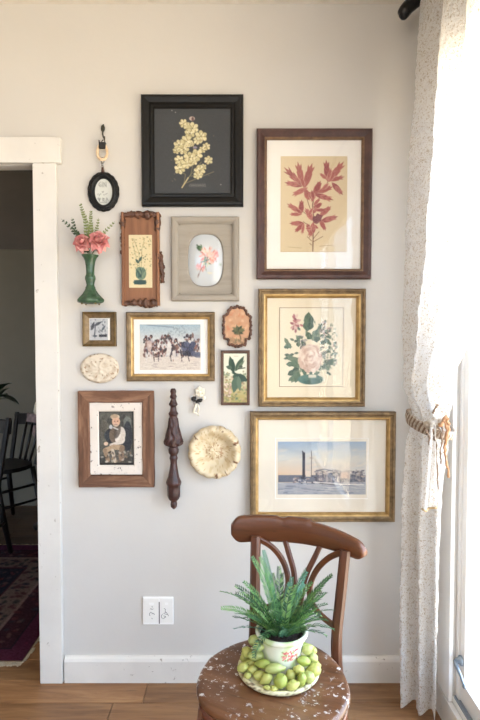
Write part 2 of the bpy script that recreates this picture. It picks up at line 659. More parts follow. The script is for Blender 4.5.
def big_window(idx, y0, y1, mull):
    mb = MB()
    # outer frame lining the opening
    mb.box((WX + .0, y0, .101), (WX + .12, y1, SZ), 0, .002)
    mb.box((WX + .012, y0, WZ - .03), (WX + .12, y1, WZ))
    mb.box((WX + .012, y0, SZ), (WX + .12, y0 + .015, WZ - .03))
    mb.box((WX + .012, y1 - .015, SZ), (WX + .12, y1, WZ - .03))
    o = struct('window_%d' % idx, mb, M['trim_clean'])
    edges = [y1 - .015] + mull + [y0 + .015]
    for a, b in zip(edges[:-1], edges[1:]):
        s = MB()
        xa, xb = WX + .020, WX + .06
        s.box((xa, b, SZ), (xb, a, SZ + .07), 0, .003)
        s.box((xa, b, WZ - .10), (xb, a, WZ - .03), 0, .003)
        s.box((xa, a - .035, SZ + .07), (xb, a, WZ - .10), 0, .003)
        s.box((xa, b, SZ + .07), (xb, b + .035, WZ - .10), 0, .003)
        q = s.build('sash', M['trim_clean'], o)
        MB().box((xa + .018, b + .03, SZ + .065), (xa + .022, a - .03, WZ - .095)).build('glass_pane', M['pane'], q)
    return o
w1 = big_window(1, WY1, WY0, [])
w2 = big_window(2, W2Y1, W2Y0, [-2.5])
MB().box((WX + .003, WY1 + .01, SZ), (WX + .009, WY0 - .01, SZ + .010), 0, .001) \
    .box((WX + .012, WY1 + .03, SZ), (WX + .018, WY0 - .03, SZ + .007), 0, .001).build('track', M['blue_steel'], w1)
# casement crank on the low rail
cp = Vector((0, -.288, 0))
cz_, cy_ = .262, cp.y
mb = MB()
mb.lathe([(0, 0), (.017, 0), (.017, .006), (.011, .010), (.009, .02), (0, .021)], 16, axis='z')
R = Matrix.Rotation(-PI / 2, 3, 'Y')
mb.v = [tuple(R @ Vector(v) + Vector((WX + .020, cy_, cz_))) for v in mb.v]
mb.tube([(WX - .002, cy_, cz_), (WX - .006, cy_ - .015, cz_ - .005), (WX - .006, cy_ - .06, cz_ - .02), (WX - .008, cy_ - .085, cz_ - .03)], [.007, .007, .005, .0045], 8, 0)
mb.ell((WX - .008, cy_ - .088, cz_ - .031), (.007, .009, .007), 10, 6)
crank = thing('casement_crank', 'grey metal casement crank handle low on the white window sash', 'window handle')
mb.build('crank_handle', M['blue_steel'], crank)
struct('trim_7', MB().box((WX - .014, WY0 - .006, .101), (WX, WY0 + .10, WZ + .09), 0, .003), M['trim_clean'])
struct('trim_1', MB().box((WX - .018, WY1 - .2, 0), (WX, -.02, .099), 0, .002), M['trim'])

# back baseboard and door casing
bz = at(240, 658, -.02).z
mb = MB()
mb.prismx = None
x0, x1 = jout + .006, WX - .018
prof = [(0, 0), (-.018, 0), (-.018, bz - .018), (-.014, bz - .008), (-.008, bz), (0, bz)]
vs = [(x, y, z) for x in (x0, x1) for (y, z) in prof]
n = len(prof)
fs = [tuple(range(n)), tuple(range(2 * n - 1, n - 1, -1))] + [(i, i + n, (i + 1) % n + n, (i + 1) % n) for i in range(n)]
mb.add(vs, fs)
struct('baseboard_back', mb, M['base_trim'])
mb = MB()
mb.box((jx, -.022, 0), (jout, 0, head_b), 0, .003)
struct('trim_2', mb, M['trim'])
mb = MB()
hx = at(60.5, 150, -.022).x
mb.box((DL - .11, -.025, head_b + .0006), (hx, 0, head_t), 0, .004)
struct('trim_3', mb, M['trim'])
# jamb lining: side and head, the head board a little out of true
mb = MB()
mb.box((jx + .0005, .0005, 0), (jx + .02 - .002, .062, DZ - .02))
mb.box((DL, 0.0005, DZ - .0), (jx, .062, DZ + .001))
mb.box((jx - .010, .02, 0), (jx, .05, DZ - .02))
struct('trim_4', mb, M['trim'])
mb = MB()
mb.prism([(DL, DZ - .012), (jx - .0, DZ - .004), (jx - .0, DZ - .0005), (DL, DZ - .0005)], .0, .061)
struct('trim_5', mb, M['trim'])

# ---------------------------------------------------------------- the dark room beyond
FY = 2.2
CF = 2.80
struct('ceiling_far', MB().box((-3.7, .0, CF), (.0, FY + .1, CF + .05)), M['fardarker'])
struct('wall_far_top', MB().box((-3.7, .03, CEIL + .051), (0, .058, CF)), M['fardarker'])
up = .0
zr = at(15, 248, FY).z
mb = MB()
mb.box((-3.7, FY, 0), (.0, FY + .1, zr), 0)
mb.box((-3.7, FY, zr), (.0, FY + .1, CF), 1)  # upper part coloured darker for the shadow of the door head
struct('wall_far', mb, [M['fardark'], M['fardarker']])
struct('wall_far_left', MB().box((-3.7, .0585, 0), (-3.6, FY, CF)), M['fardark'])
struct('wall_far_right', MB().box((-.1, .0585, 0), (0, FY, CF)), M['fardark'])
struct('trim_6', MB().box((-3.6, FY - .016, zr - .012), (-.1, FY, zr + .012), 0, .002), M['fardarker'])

# rug
ra = atz(22, 661, .008)
rx1, ry0, ry1 = ra.x, ra.y, atz(10, 545, .008).y
rxa = rx1 - 1.9
cv = Canvas(0, 0, 190, (ry1 - ry0) * 100, (86, 34, 46), res=1.3, seed=5)   # cm from left/far
H = (ry1 - ry0) * 100
cv.soft = .4
Wd = 190
edge = lambda d: np.minimum(np.minimum(cv.U, Wd - cv.U), np.minimum(cv.V, H - cv.V))
E = edge(0)
def band(a, b, col):
    m = ((E >= a) & (E < b))[..., None]
    cv.A = np.where(m, np.array(col, float), cv.A)
band(0, 8, (112, 44, 72))
band(8, 9, (44, 36, 48))
band(9, 20, (82, 40, 50))
band(20, 21.5, (176, 152, 124))
band(21.5, 34, (146, 128, 104))
band(34, 35.5, (110, 44, 54))
band(35.5, 46, (44, 42, 54))
band(46, 47, (150, 120, 96))
band(47, 52, (96, 40, 50))
rs = np.random.RandomState(2)
for k in range(1500):
    x, y = rs.uniform(1, Wd - 1), rs.uniform(1, H - 1)
    e = min(x, Wd - x, y, H - y)
    if 22.5 < e < 33:
        col = [(50, 44, 56), (104, 50, 50), (66, 72, 60)][k % 3]
    elif 36.5 < e < 45 or 10 < e < 19:
        col = [(140, 110, 90), (70, 66, 70), (128, 60, 60)][k % 3]
    elif e > 53:
        col = [(38, 40, 56), (150, 122, 100), (116, 48, 54), (60, 70, 62)][k % 4]
    else:
        continue
    cv.ell(x, y, rs.uniform(.6, 2.2), rs.uniform(.6, 1.6), col, .9, rs.uniform(0, 3))
cv.A *= np.array((.66, .6, .68))
cv.grain(5)
sh = cv.sheet(1.9, ry1 - ry0, 0)
sh.v = [((rxa + rx1) / 2 + x, (ry0 + ry1) / 2 + z, .009 + .0006 * math.sin(x * 9)) for x, y, z in sh.v]
m, nt, b = new_mat('rug_pile')
a = N(nt, 'ShaderNodeAttribute', attribute_name='Col')
nt.links.new(a.outputs['Color'], b.inputs['Base Color'])
b.inputs['Roughness'].default_value = .95
b.inputs['Specular IOR Level'].default_value = .1
bump(nt, b, noise_tex(nt, coords(nt), 220, 2), .6, .004)
rug = thing('persian_rug', 'dark red patterned oriental rug with a cream flowered border beyond the doorway', 'rug', ((rxa + rx1) / 2, (ry0 + ry1) / 2, 0))
L0 = Vector(rug.location)
def shift(mb, d):
    mb.v = [(x - d[0], y - d[1], z - d[2]) for x, y, z in mb.v]
    return mb
shift(sh, L0).build('pile', m, rug)
mb = MB().box((rxa, ry0, .0005), (rx1, ry1, .008))
shift(mb, L0).build('rug_backing', M['backing'], rug)
mb = MB()
fr = random.Random(4)
x = rxa
while x < rx1:
    l = fr.uniform(.018, .03)
    mb.box((x, ry0 - l, .0006), (x + .004, ry0, .004))
    x += .007
FRM = simple('cream_fringe', (206, 194, 172), (180, 168, 148), .9, scale=60)
shift(mb, L0).build('fringe', FRM, rug)
mb = MB()
x = rxa
while x < rx1:
    mb.box((x, ry1, .0006), (x + .004, ry1 + fr.uniform(.018, .03), .004))
    x += .007
shift(mb, L0).build('fringe', FRM, rug)
mb = MB()
y = ry0
while y < ry0 + .6:      # worn pale edge on the near corner
    mb.box((rx1, y, .0006), (rx1 + fr.uniform(.004, .02), y + .012, .004))
    y += .013
shift(mb, L0).build('worn_edge', FRM, rug)

# dark dining chairs
M['darkchair'] = simple('ebony_chair_wood', (26, 20, 19), (16, 13, 12), .4, scale=20, bmp=.1)
def dark_chair(label, loc, rz, group=None):
    t = thing('dark_dining_chair', label, 'chair', loc, rz, group)
    d = M['darkchair']
    s = MB()
    s.prismz([(.2 * cos(a) * (1 if abs(cos(a)) < .8 else .97), .19 * sin(a)) for a in [2 * PI * k / 24 for k in range(24)]], .435, .462)
    s.build('seat', d, t)
    for sx, sy in ((-1, -1), (1, -1), (-1, 1), (1, 1)):
        q = MB().tube([(sx * .15, sy * .13, .44), (sx * .17, sy * .16, .22), (sx * .2, sy * .20, 0.004)], [.018, .02, .014], 8)
        q.build('leg', d, t)
    for z, k in ((.28, .165), (.17, .178)):
        MB().tube([(-k, -k * .95, z), (k, -k * .95, z)], .010, 6).build('stretcher', d, t)
        MB().tube([(-k, -k * .95, z + .03), (-k, k * .95, z + .03)], .010, 6).build('stretcher', d, t)
        MB().tube([(k, -k * .95, z + .03), (k, k * .95, z + .03)], .010, 6).build('stretcher', d, t)
    for sx in (-1, 1):
        MB().bar([(sx * .15, .16, .45), (sx * .165, .20, .62), (sx * .185, .24, .80)], [.032, .034, .03], .026, (0, 1, 0)).build('back_post', d, t)
    MB().bar([(-.2, .235, .745), (-.08, .25, .755), (.08, .25, .755), (.2, .235, .745)], .085, .02, (0, 1, 0)).build('crest_rail', d, t)
    for k in range(-1, 2):
        MB().tube([(k * .06, .17, .455), (k * .075, .21, .6), (k * .07, .245, .735)], [.009, .011, .009], 8).build('spindle', d, t)
    return t
CHB, CHR = (-1.71, 1.70, 0), math.radians(-33)
ch1 = dark_chair('dark wooden dining chair with a cloth over its back, seen through the doorway', CHB, CHR)
ch2 = dark_chair('dark wooden dining chair cut off by the left edge, seen through the doorway', (-1.635, 1.0, .0105), math.radians(4))
ch2.scale = (1, 1, 1.07)
# ---------------------------------------------------------------- pictures on the wall
PXM = 2.03 / 520

def framed(name, label, box, prof, fmats, T, mount=None, mountmat=None, cv=None, artbox=None, glass=True,
           lip=None, lipmat=None, sub=1, jit=0, seed=0, group=None, cat='framed picture', mount_y=-.008, art='print', mountname='mount'):
    cx, cz, w, h = rect_at(*box, -T * .7)
    t = thing(name, label, cat, (cx, 0, cz), 0, group)
    f = MB().frame(w, h, prof, sub, jit, seed)
    f.build('frame', fmats, t)
    ins = max(p[0] for p in prof)
    if lip:
        l = MB().frame(w - 2 * (ins - .0015), h - 2 * (ins - .0015), lip)
        l.build('sight_edge', lipmat, t)
    MB().box((-w / 2 + ins * .5, -.005, -h / 2 + ins * .5), (w / 2 - ins * .5, -.0005, h / 2 - ins * .5)).build('backing_board', M['backing'], t)
    iw, ih = w / 2 - ins + .004, h / 2 - ins + .004
    if mountmat:
        MB().box((-iw, mount_y, -ih), (iw, -.0055, ih)).build(mountname, mountmat, t)
    if cv is not None:
        ax, az, aw, ah = rect_at(*artbox, mount_y)
        sh = cv.sheet(aw, ah, mount_y - .0008, ax - cx, az - cz)
        sh.build(art, M['art'], t)
    if glass:
        MB().box((-iw + .004, mount_y - .0045, -ih + .004), (iw - .004, mount_y - .003, ih - .004)).build('glass', M['glass'], t)
    return t, (cx, cz, w, h)

# ---- black framed cream blossom on slate
cv = Canvas(154, 107, 231, 194, (70, 72, 75), seed=3).view(150, 100, 5.65)
cv.grain(2.5)
for x, y in [(130, 45), (145, 70), (125, 60), (400, 478), (120, 30)]:
    cv.ell(x, y, 3, 3, (190, 190, 185), .7)
for p in [[(180, 495), (230, 420), (250, 330), (240, 180)], [(215, 440), (290, 350)], [(230, 430), (300, 420)], [(200, 470), (360, 405)], [(190, 480), (200, 420), (160, 400)]]:
    cv.line(p, 3.4, (140, 132, 96), .9)
cv.line([(180, 495), (215, 440)], 7, (196, 180, 130))
def bloom(cx, cy, r, n=6):
    ph = cx * .7
    for k in range(n):
        a = 2 * PI * k / n + ph
        rr = r * cv.r.uniform(.42, .52)
        c = cv.r.uniform(-18, 14)
        cv.ell(cx + cos(a) * r * .6, cy + sin(a) * r * .55, rr, rr * .72, (214 + c, 202 + c, 156 + c), 1, a + cv.r.uniform(-.5, .5))
    for k in range(n):
        a = 2 * PI * (k + .5) / n + ph
        cv.line([(cx + cos(a) * r * .3, cy + sin(a) * r * .3), (cx + cos(a) * r * 1.0, cy + sin(a) * r * .95)], 3.2, (122, 112, 84), .75)
    for k in range(int(n * 1.6)):
        a = 2 * PI * cv.r.rand()
        q = cv.r.uniform(.1, .8) * r
        cv.ell(cx + cos(a) * q, cy + sin(a) * q, r * .18, r * .07, (160, 144, 98), .7, a * 2)
    for k in range(4):
        a = 2 * PI * cv.r.rand()
        cv.ell(cx + cos(a) * r * .4, cy + sin(a) * r * .4, r * .2, r * .11, (234, 226, 190), .8, a * 3)
for b_ in [(190, 132, 24), (215, 150, 24), (240, 160, 34), (225, 190, 30), (288, 205, 34), (270, 228, 24), (205, 235, 34), (165, 255, 32), (190, 280, 30), (150, 285, 20), (318, 262, 22), (296, 280, 20), (262, 312, 34), (225, 325, 34), (245, 345, 24), (165, 340, 28), (190, 365, 24),
           (168, 390, 30), (210, 360, 28), (330, 340, 24), (280, 400, 32), (270, 425, 24), (300, 378, 18), (236, 250, 14)]:
    bloom(*b_)
cv.ell(238, 105, 16, 12, (190, 170, 160)).ell(242, 108, 7, 12, (110, 84, 84)).ell(255, 268, 12, 7, (160, 150, 170), .8)
for k in range(26):
    cv.line([(220 + k * 3.6, 478 + 6 * sin(k * 1.7)), (223 + k * 3.6, 486 + 6 * sin(k * 2.3))], 2, (150, 148, 140), .7)
for k in range(30):
    x, y = cv.r.uniform(120, 360), cv.r.uniform(140, 480)
    cv.ell(x, y, 3, 2, (150, 140, 108), .6)
framed('framed_picture', 'black framed picture of pale cream blossoms on a slate ground', (141.3, 94.4, 243.4, 206),
       [(0, 0), (0, -.020), (.004, -.026), (.012, -.027), (.022, -.024), (.030, -.022), (.036, -.016), (.044, -.017), (.049, -.013), (.050, -.005)],
       [M['black']], .027, cv=cv, artbox=(154, 107, 231, 194), mount_y=-.009, glass=False, mountmat=M['black'])

# ---- red leaves
cv = Canvas(280.6, 156.3, 347, 252, (228, 207, 168), seed=4).view(270, 150, 6)
cv.grain(2)
cv.soft = .3
st = (128, 88, 74)
for p, w in [([(258, 608), (260, 500), (262, 400), (255, 330), (268, 250)], 6), ([(258, 400), (230, 320), (200, 220)], 3.5), ([(262, 340), (320, 250), (350, 180)], 3.5),
             ([(250, 545), (225, 520)], 3), ([(262, 550), (318, 518)], 3), ([(262, 530), (295, 490)], 3), ([(250, 570), (240, 560)], 3), ([(262, 420), (200, 370), (150, 340)], 3),
             ([(258, 470), (200, 430)], 3), ([(300, 420), (262, 440)], 3)]:
    cv.line(p, w, st)
rc = [(176, 92, 90), (188, 106, 100), (162, 80, 84), (180, 98, 94), (198, 122, 112)]
L = [(195, 215, 85, 105, 34), (195, 215, 165, 72, 40), (200, 215, 88, 195, 36), (205, 230, 252, 80, 46), (225, 225, 132, 272, 34), (345, 190, 335, 60, 40),
     (350, 190, 440, 70, 42), (370, 195, 436, 268, 36), (350, 185, 445, 160, 26), (340, 175, 298, 140, 24), (265, 270, 302, 185, 44), (235, 300, 210, 232, 42),
     (262, 262, 380, 300, 34), (285, 255, 375, 220, 34), (190, 378, 103, 322, 34), (185, 385, 190, 298, 36), (190, 385, 118, 385, 24), (205, 440, 118, 440, 32),
     (205, 440, 150, 492, 30), (205, 440, 192, 505, 16), (262, 350, 312, 318, 34), (298, 395, 366, 338, 36), (300, 430, 408, 398, 38), (300, 420, 334, 482, 30),
     (258, 425, 212, 348, 36), (252, 510, 222, 440, 34), (262, 430, 238, 526, 30), (262, 300, 232, 250, 30), (270, 260, 250, 310, 24), (350, 200, 310, 240, 24)]
L += [(262, 300, 250, 240, 22), (262, 330, 300, 290, 20), (258, 380, 285, 340, 22), (256, 450, 290, 470, 22), (252, 470, 215, 470, 20), (190, 380, 150, 350, 20), (355, 190, 390, 120, 28), (200, 215, 130, 150, 24),
      (205, 225, 185, 160, 22), (345, 185, 365, 110, 22), (262, 360, 345, 360, 20), (258, 345, 225, 400, 18), (262, 500, 262, 440, 26)]
for i, (a, b_, c, d, w) in enumerate(L):
    col = rc[i % 5]
    w *= .86
    cv.leaf(a, b_, c, d, w + 7, (226, 190, 160), .75)
    cv.leaf(a, b_, c, d, w, col, 1, vein=(218, 158, 140), lobes=0)
    for s_ in (-1, 1):
        for f_ in (.28, .55):
            mx, my = a + (c - a) * f_, b_ + (d - b_) * f_
            nx, ny = -(d - b_) * .13 * s_, (c - a) * .13 * s_
            cv.leaf(mx, my, mx + (c - a) * .36 + nx, my + (d - b_) * .36 + ny, w * .38, rc[(i + 2) % 5], .9)
    cv.line([(a, b_), (c, d)], 2, (150, 70, 72), .5)
cv.leaf(255, 420, 320, 392, 44, (122, 62, 76), .9, lobes=2).leaf(262, 430, 300, 430, 26, (130, 66, 80), .8)
cv.line([(110, 582), (190, 588)], 2, (160, 130, 100), .7).line([(300, 578), (340, 572), (395, 574)], 2.4, (160, 126, 96), .8).line([(335, 592), (350, 592)], 2, (160, 130, 100), .6)
cv.rect(60, 608, 480, 640, (196, 168, 126), .6)
framed('framed_picture', 'tall brown framed print of red leaves on a yellowed sheet with a wide white mount', (256.6, 128.6, 371.8, 279),
       [(0, 0), (0, -.022), (.004, -.028), (.014, -.028), (.024, -.022), (.030, -.019), (.032, -.005)], [M['mahog']], .028,
       mountmat=M['white_board'], cv=cv, artbox=(280.6, 156.3, 347, 252), lip=[(0, -.005), (0, -.020), (.004, -.021), (.009, -.016), (.009, -.005)], lipmat=M['mahog_gilt'])

# ---- bouquet print
cv = Canvas(279.8, 308, 342.8, 386.4, (234, 224, 200), seed=6).view(275, 300, 6.4)
cv.grain(2)
G = [(74, 102, 88), (92, 118, 100), (58, 86, 78), (104, 124, 104)]
def gl(*q):
    for i, (a, b_, c, d, w) in enumerate(q):
        cv.leaf(a, b_, c, d, w, G[i % 4], .95, vein=(120, 144, 120), lobes=1.5)
gl((205, 200, 215, 75, 62), (215, 170, 190, 110, 40), (225, 190, 235, 100, 40), (240, 260, 265, 190, 50), (230, 250, 200, 205, 40), (255, 230, 300, 150, 30), (250, 260, 290, 240, 36),
   (100, 310, 60, 240, 30), (90, 300, 55, 300, 26), (150, 300, 150, 240, 26), (190, 300, 170, 260, 26), (150, 400, 65, 350, 46), (150, 410, 70, 410, 40), (155, 440, 110, 380, 40),
   (155, 440, 80, 480, 44), (150, 450, 105, 530, 40), (155, 460, 130, 530, 34), (145, 470, 85, 520, 30), (290, 280, 340, 250, 28), (290, 350, 330, 330, 24), (310, 400, 400, 380, 30),
   (310, 410, 350, 450, 30), (300, 440, 340, 400, 26), (310, 400, 390, 410, 24), (330, 250, 360, 290, 22), (280, 190, 340, 210, 24), (330, 460, 360, 480, 18))
for k in range(46):
    a = cv.r.rand() * 2 * PI
    x, y = 320 + cos(a) * cv.r.uniform(5, 50), 190 + sin(a) * cv.r.uniform(5, 60)
    cv.ell(x, y, 9, 5, [(150, 120, 118), (198, 176, 164), (92, 104, 92), (214, 196, 180)][k % 4], .85, a)
for k in range(34):
    x, y = cv.r.uniform(285, 395), cv.r.uniform(280, 420)
    cv.ell(x, y, 8, 5, [(132, 110, 112), (206, 180, 170), (98, 112, 100)][k % 3], .7, x)
for k in range(40):
    a = cv.r.rand() * 2 * PI
    x, y = 132 + cos(a) * cv.r.uniform(0, 42), 150 + sin(a) * cv.r.uniform(0, 52)
    cv.ell(x, y, 12, 7, [(176, 104, 112), (200, 146, 146), (150, 84, 98), (222, 190, 178)][k % 4], .85, a)
for k in range(20):
    cv.ell(170 + cv.r.uniform(-30, 30), 270 + cv.r.uniform(-40, 40), 10, 6, [(96, 100, 116), (150, 148, 150), (84, 96, 88)][k % 3], .8, k)
for k in range(60):
    a = cv.r.rand() * 2 * PI
    q = cv.r.uniform(70, 165)
    x, y = 225 + cos(a) * q * .95, 320 + sin(a) * q * 1.05
    if 60 < x < 400 and 90 < y < 500:
        cv.leaf(x, y, x + cos(a) * 26 + cv.r.uniform(-12, 12), y + sin(a) * 26, 15, G[k % 4], .8, vein=(130, 150, 124))
for k in range(70):
    x, y = cv.r.uniform(255, 395), cv.r.uniform(150, 450)
    cv.leaf(x, y, x + cv.r.uniform(-24, 24), y + cv.r.uniform(-26, 20), 9, G[k % 4], .7)
cv.ell(225, 375, 76, 92, (222, 198, 182))
for k in range(150):
    a, q = cv.r.rand() * 2 * PI, cv.r.rand() ** .6
    cv.ell(225 + cos(a) * q * 74, 372 + sin(a) * q * 92, 14, 7, [(232, 212, 198), (212, 180, 164), (238, 224, 212), (198, 164, 150)][k % 4], .75, a + PI / 2)
gl((200, 480, 170, 440, 24), (250, 480, 290, 460, 24), (230, 490, 230, 455, 24))
cv.ell(228, 508, 82, 33, (84, 122, 116)).ell(205, 500, 50, 18, (100, 138, 130), .7).ell(255, 520, 46, 16, (66, 104, 102), .7)
cv.rect(215, 478, 265, 496, (226, 216, 196), .9)
bb = framed('framed_picture', 'gilt framed print of a pink peony bouquet in a low green vase', (258.4, 288.8, 365.4, 406.6),
       [(0, 0), (0, -.024), (.003, -.029), (.010, -.030), (.014, -.025), (.020, -.024), (.022, -.006)], [M['gold_dull']], .030,
       mountmat=M['cream_board'], cv=cv, artbox=(279.8, 308, 342.8, 386.4), lip=[(0, -.006), (0, -.025), (.006, -.024), (.013, -.014), (.015, -.006)], lipmat=M['gold'])
ax, az, aw, ah = rect_at(279.3, 307.5, 343.3, 386.9, -.008)
ax -= bb[0].location.x; az -= bb[0].location.z
l = MB().frame(aw, ah, [(0, -.0078), (0, -.0092), (.0022, -.0092), (.0022, -.0078)])
l.v = [(x + ax, y, z + az) for x, y, z in l.v]
l.build('ruled_line', simple('brown_ink', (150, 120, 92), rough=.8, bmp=0), bb[0])

# ---- harbour picture
cv = Canvas(277.8, 441.6, 365.9, 494.4, (190, 190, 190), seed=8).view(272, 435, 4.8)
def sky(U, V):
    t = np.clip((V - 35) / 160, 0, 1)[..., None]
    h = np.clip((U - 30) / 400, 0, 1)[..., None]
    top = np.array((150, 172, 198.)); mid = np.array((206, 204, 196.)); low = np.array((226, 192, 160.)) * (1 - h) + np.array((202, 196, 194.)) * h
    c = np.where(t < .5, top * (1 - t * 2) + mid * t * 2, mid * (2 - t * 2) + low * (t * 2 - 1))
    w = np.clip((V - 226) / 4, 0, 1)[..., None]
    return c * (1 - w) + np.array((164, 168, 178.)) * w
cv.grad(sky)
for k in range(70):
    x, y = cv.r.uniform(30, 450), cv.r.uniform(45, 170)
    cv.ell(x, y, cv.r.uniform(10, 34), cv.r.uniform(3, 7), [(224, 212, 190), (176, 186, 196), (214, 198, 180)][k % 3], .35, -.2)
cv.rect(30, 192, 450, 226, (112, 118, 134))
for k in range(100):
    x = cv.r.uniform(100, 445)
    y = cv.r.uniform(172, 232) if x > 190 else cv.r.uniform(198, 230)
    c = [(78, 82, 98), (104, 108, 126), (196, 172, 160), (60, 62, 78), (206, 204, 204), (128, 116, 122)][k % 6]
    cv.rect(x, y, x + cv.r.uniform(4, 16), y + cv.r.uniform(3, 11), c, .8)
for x0_, x1_, y0_ in ((205, 250, 176), (212, 290, 170), (262, 330, 174), (300, 345, 180), (345, 372, 176), (396, 432, 184)):
    for q_ in range(16):
        xx = cv.r.uniform(x0_, x1_ - 4)
        yy = y0_ + cv.r.uniform(-2, 34)
        cv.rect(xx, yy, xx + cv.r.uniform(5, 16), yy + cv.r.uniform(5, 14), [(84, 86, 104), (150, 144, 150), (106, 104, 120), (204, 190, 180), (66, 68, 86), (180, 160, 152)][q_ % 6], .8)
    cv.line([(x0_, y0_), ((x0_ + x1_) / 2, y0_ - 7), (x1_, y0_ + 2)], 4, (84, 88, 106), .8)
    for q_ in range(5):
        xx = cv.r.uniform(x0_, x1_ - 6)
        cv.rect(xx, cv.r.uniform(y0_ + 4, 214), xx + cv.r.uniform(4, 14), cv.r.uniform(216, 228), [(84, 86, 102), (188, 180, 176), (140, 136, 144)][q_ % 3], .7)
for q_ in range(60):
    x = cv.r.uniform(335, 440)
    y = cv.r.uniform(166, 222)
    cv.rect(x, y, x + cv.r.uniform(3, 12), y + cv.r.uniform(3, 9), [(96, 98, 114), (72, 76, 92), (176, 160, 152), (122, 122, 136)][q_ % 4], .8)
cv.rect(330, 178, 372, 208, (200, 172, 156))
cv.rect(162, 172, 186, 200, (222, 206, 190))
cv.line([(152, 198), (152, 88)], 13, (66, 68, 82)).line([(148, 88), (146, 78)], 6, (66, 68, 82))
cv.line([(189, 200), (189, 76)], 3.4, (110, 104, 108)).line([(182, 110), (196, 110)], 3, (110, 104, 108)).line([(327, 190), (327, 138)], 3, (96, 98, 112))
for x in (300, 365, 400):
    cv.line([(x, 200), (x + 4, 165)], 2.4, (92, 94, 110))
for k in range(90):
    x, y = cv.r.uniform(25, 440), cv.r.uniform(228, 286)
    cv.line([(x, y), (x + cv.r.uniform(14, 50), y + cv.r.uniform(-2, 2))], 2.6, [(206, 204, 206), (122, 130, 148), (182, 180, 186), (104, 112, 132)][k % 4], .75)
cv.line([(200, 226), (330, 236), (440, 238)], 5, (226, 222, 216)).line([(230, 232), (300, 238)], 4, (74, 78, 92))
hb = framed('framed_picture', 'wide gilt framed harbour scene with a tall chimney and a ship mast', (250, 411.8, 395.4, 521.8),
       [(0, 0), (0, -.026), (.003, -.032), (.011, -.033), (.015, -.028), (.022, -.026), (.024, -.006)], [M['gold_dull']], .033,
       mountmat=M['ivory_board'], cv=cv, artbox=(277.8, 441.6, 365.9, 494.4), lip=[(0, -.006), (0, -.027), (.005, -.026), (.010, -.016), (.012, -.006)], lipmat=M['gold'])
ax, az, aw, ah = rect_at(275, 437.9, 368.3, 499, -.008)
ax -= hb[0].location.x; az -= hb[0].location.z
l = MB().frame(aw, ah, [(0, -.0078), (0, -.0095), (.0035, -.0084), (.0035, -.0078)])
l.v = [(x + ax, y, z + az) for x, y, z in l.v]
l.build('mount_bevel', M['white_board'], hb[0])

# ---- horse race
cv = Canvas(139.8, 324.4, 200.6, 370, (206, 206, 204), seed=9).view(125, 310, 5.33)
def rs_(U, V):
    t = np.clip((V - 78) / 110, 0, 1)[..., None]
    c = np.array((158, 182, 198.)) * (1 - t) + np.array((222, 216, 208.)) * t
    g = np.clip((V - 195) / 30, 0, 1)[..., None]
    return c * (1 - g) + np.array((218, 206, 194.)) * g
cv.grad(rs_).grain(5, 2)
cv.line([(120, 80), (260, 92)], 4, (96, 110, 122), .7)
for k in range(26):
    cv.ell(cv.r.uniform(230, 320), cv.r.uniform(85, 140), 7, 3, (130, 140, 146), .5, k)
cv.rect(355, 130, 402, 175, (172, 178, 184), .7)
cl = [(44, 38, 46), (112, 72, 62), (222, 216, 212), (40, 42, 62), (150, 104, 92), (76, 54, 52), (186, 180, 186), (104, 54, 56)]
for k in range(330):
    x = cv.r.uniform(100, 395)
    top = 150 + 18 * sin(x * .05) + (0 if x < 270 else -6)
    y = cv.r.uniform(top, 246)
    cv.ell(x, y, cv.r.uniform(3, 8), cv.r.uniform(4, 14), cl[k % 8], .82, cv.r.uniform(-.7, .7))
for x, y in [(112, 152), (140, 142), (215, 140), (245, 158), (272, 160), (345, 150), (165, 168), (300, 180)]:
    cv.ell(x, y, 8, 10, (62, 44, 48)).ell(x - 3, y + 4, 4, 5, (208, 160, 138), .8)
for k in range(24):
    cv.ell(cv.r.uniform(310, 400), cv.r.uniform(180, 240), 16, 14, [(58, 66, 98), (44, 48, 70), (84, 92, 120)][k % 3], .85, k)
for x in (110, 128, 150, 180, 240, 262, 300, 330):
    cv.line([(x, 225), (x + cv.r.uniform(-14, 14), 272)], 5, cl[int(x) % 6], .85)
cv.ell(235, 205, 12, 34, (226, 220, 214), .9).ell(262, 240, 10, 26, (220, 214, 208), .9).ell(130, 190, 14, 30, (214, 190, 180), .8)
for k in range(80):
    x, y = cv.r.uniform(85, 390), cv.r.uniform(245, 312)
    cv.line([(x, y), (x + cv.r.uniform(8, 30), y + cv.r.uniform(-4, 4))], 2.6, [(234, 226, 218), (168, 150, 148), (204, 188, 180)][k % 3], .7)
framed('framed_picture', 'small wide gilt framed picture of a crowd of riders on horses', (126.3, 312, 214.7, 381.2),
       [(0, 0), (0, -.018), (.004, -.024), (.012, -.024), (.019, -.021), (.021, -.006)], [M['gold_dull']], .024,
       mountmat=M['white_board'], cv=cv, artbox=(139.8, 324.4, 200.6, 370), lip=[(0, -.006), (0, -.022), (.004, -.020), (.008, -.012), (.009, -.006)], lipmat=M['gold'])

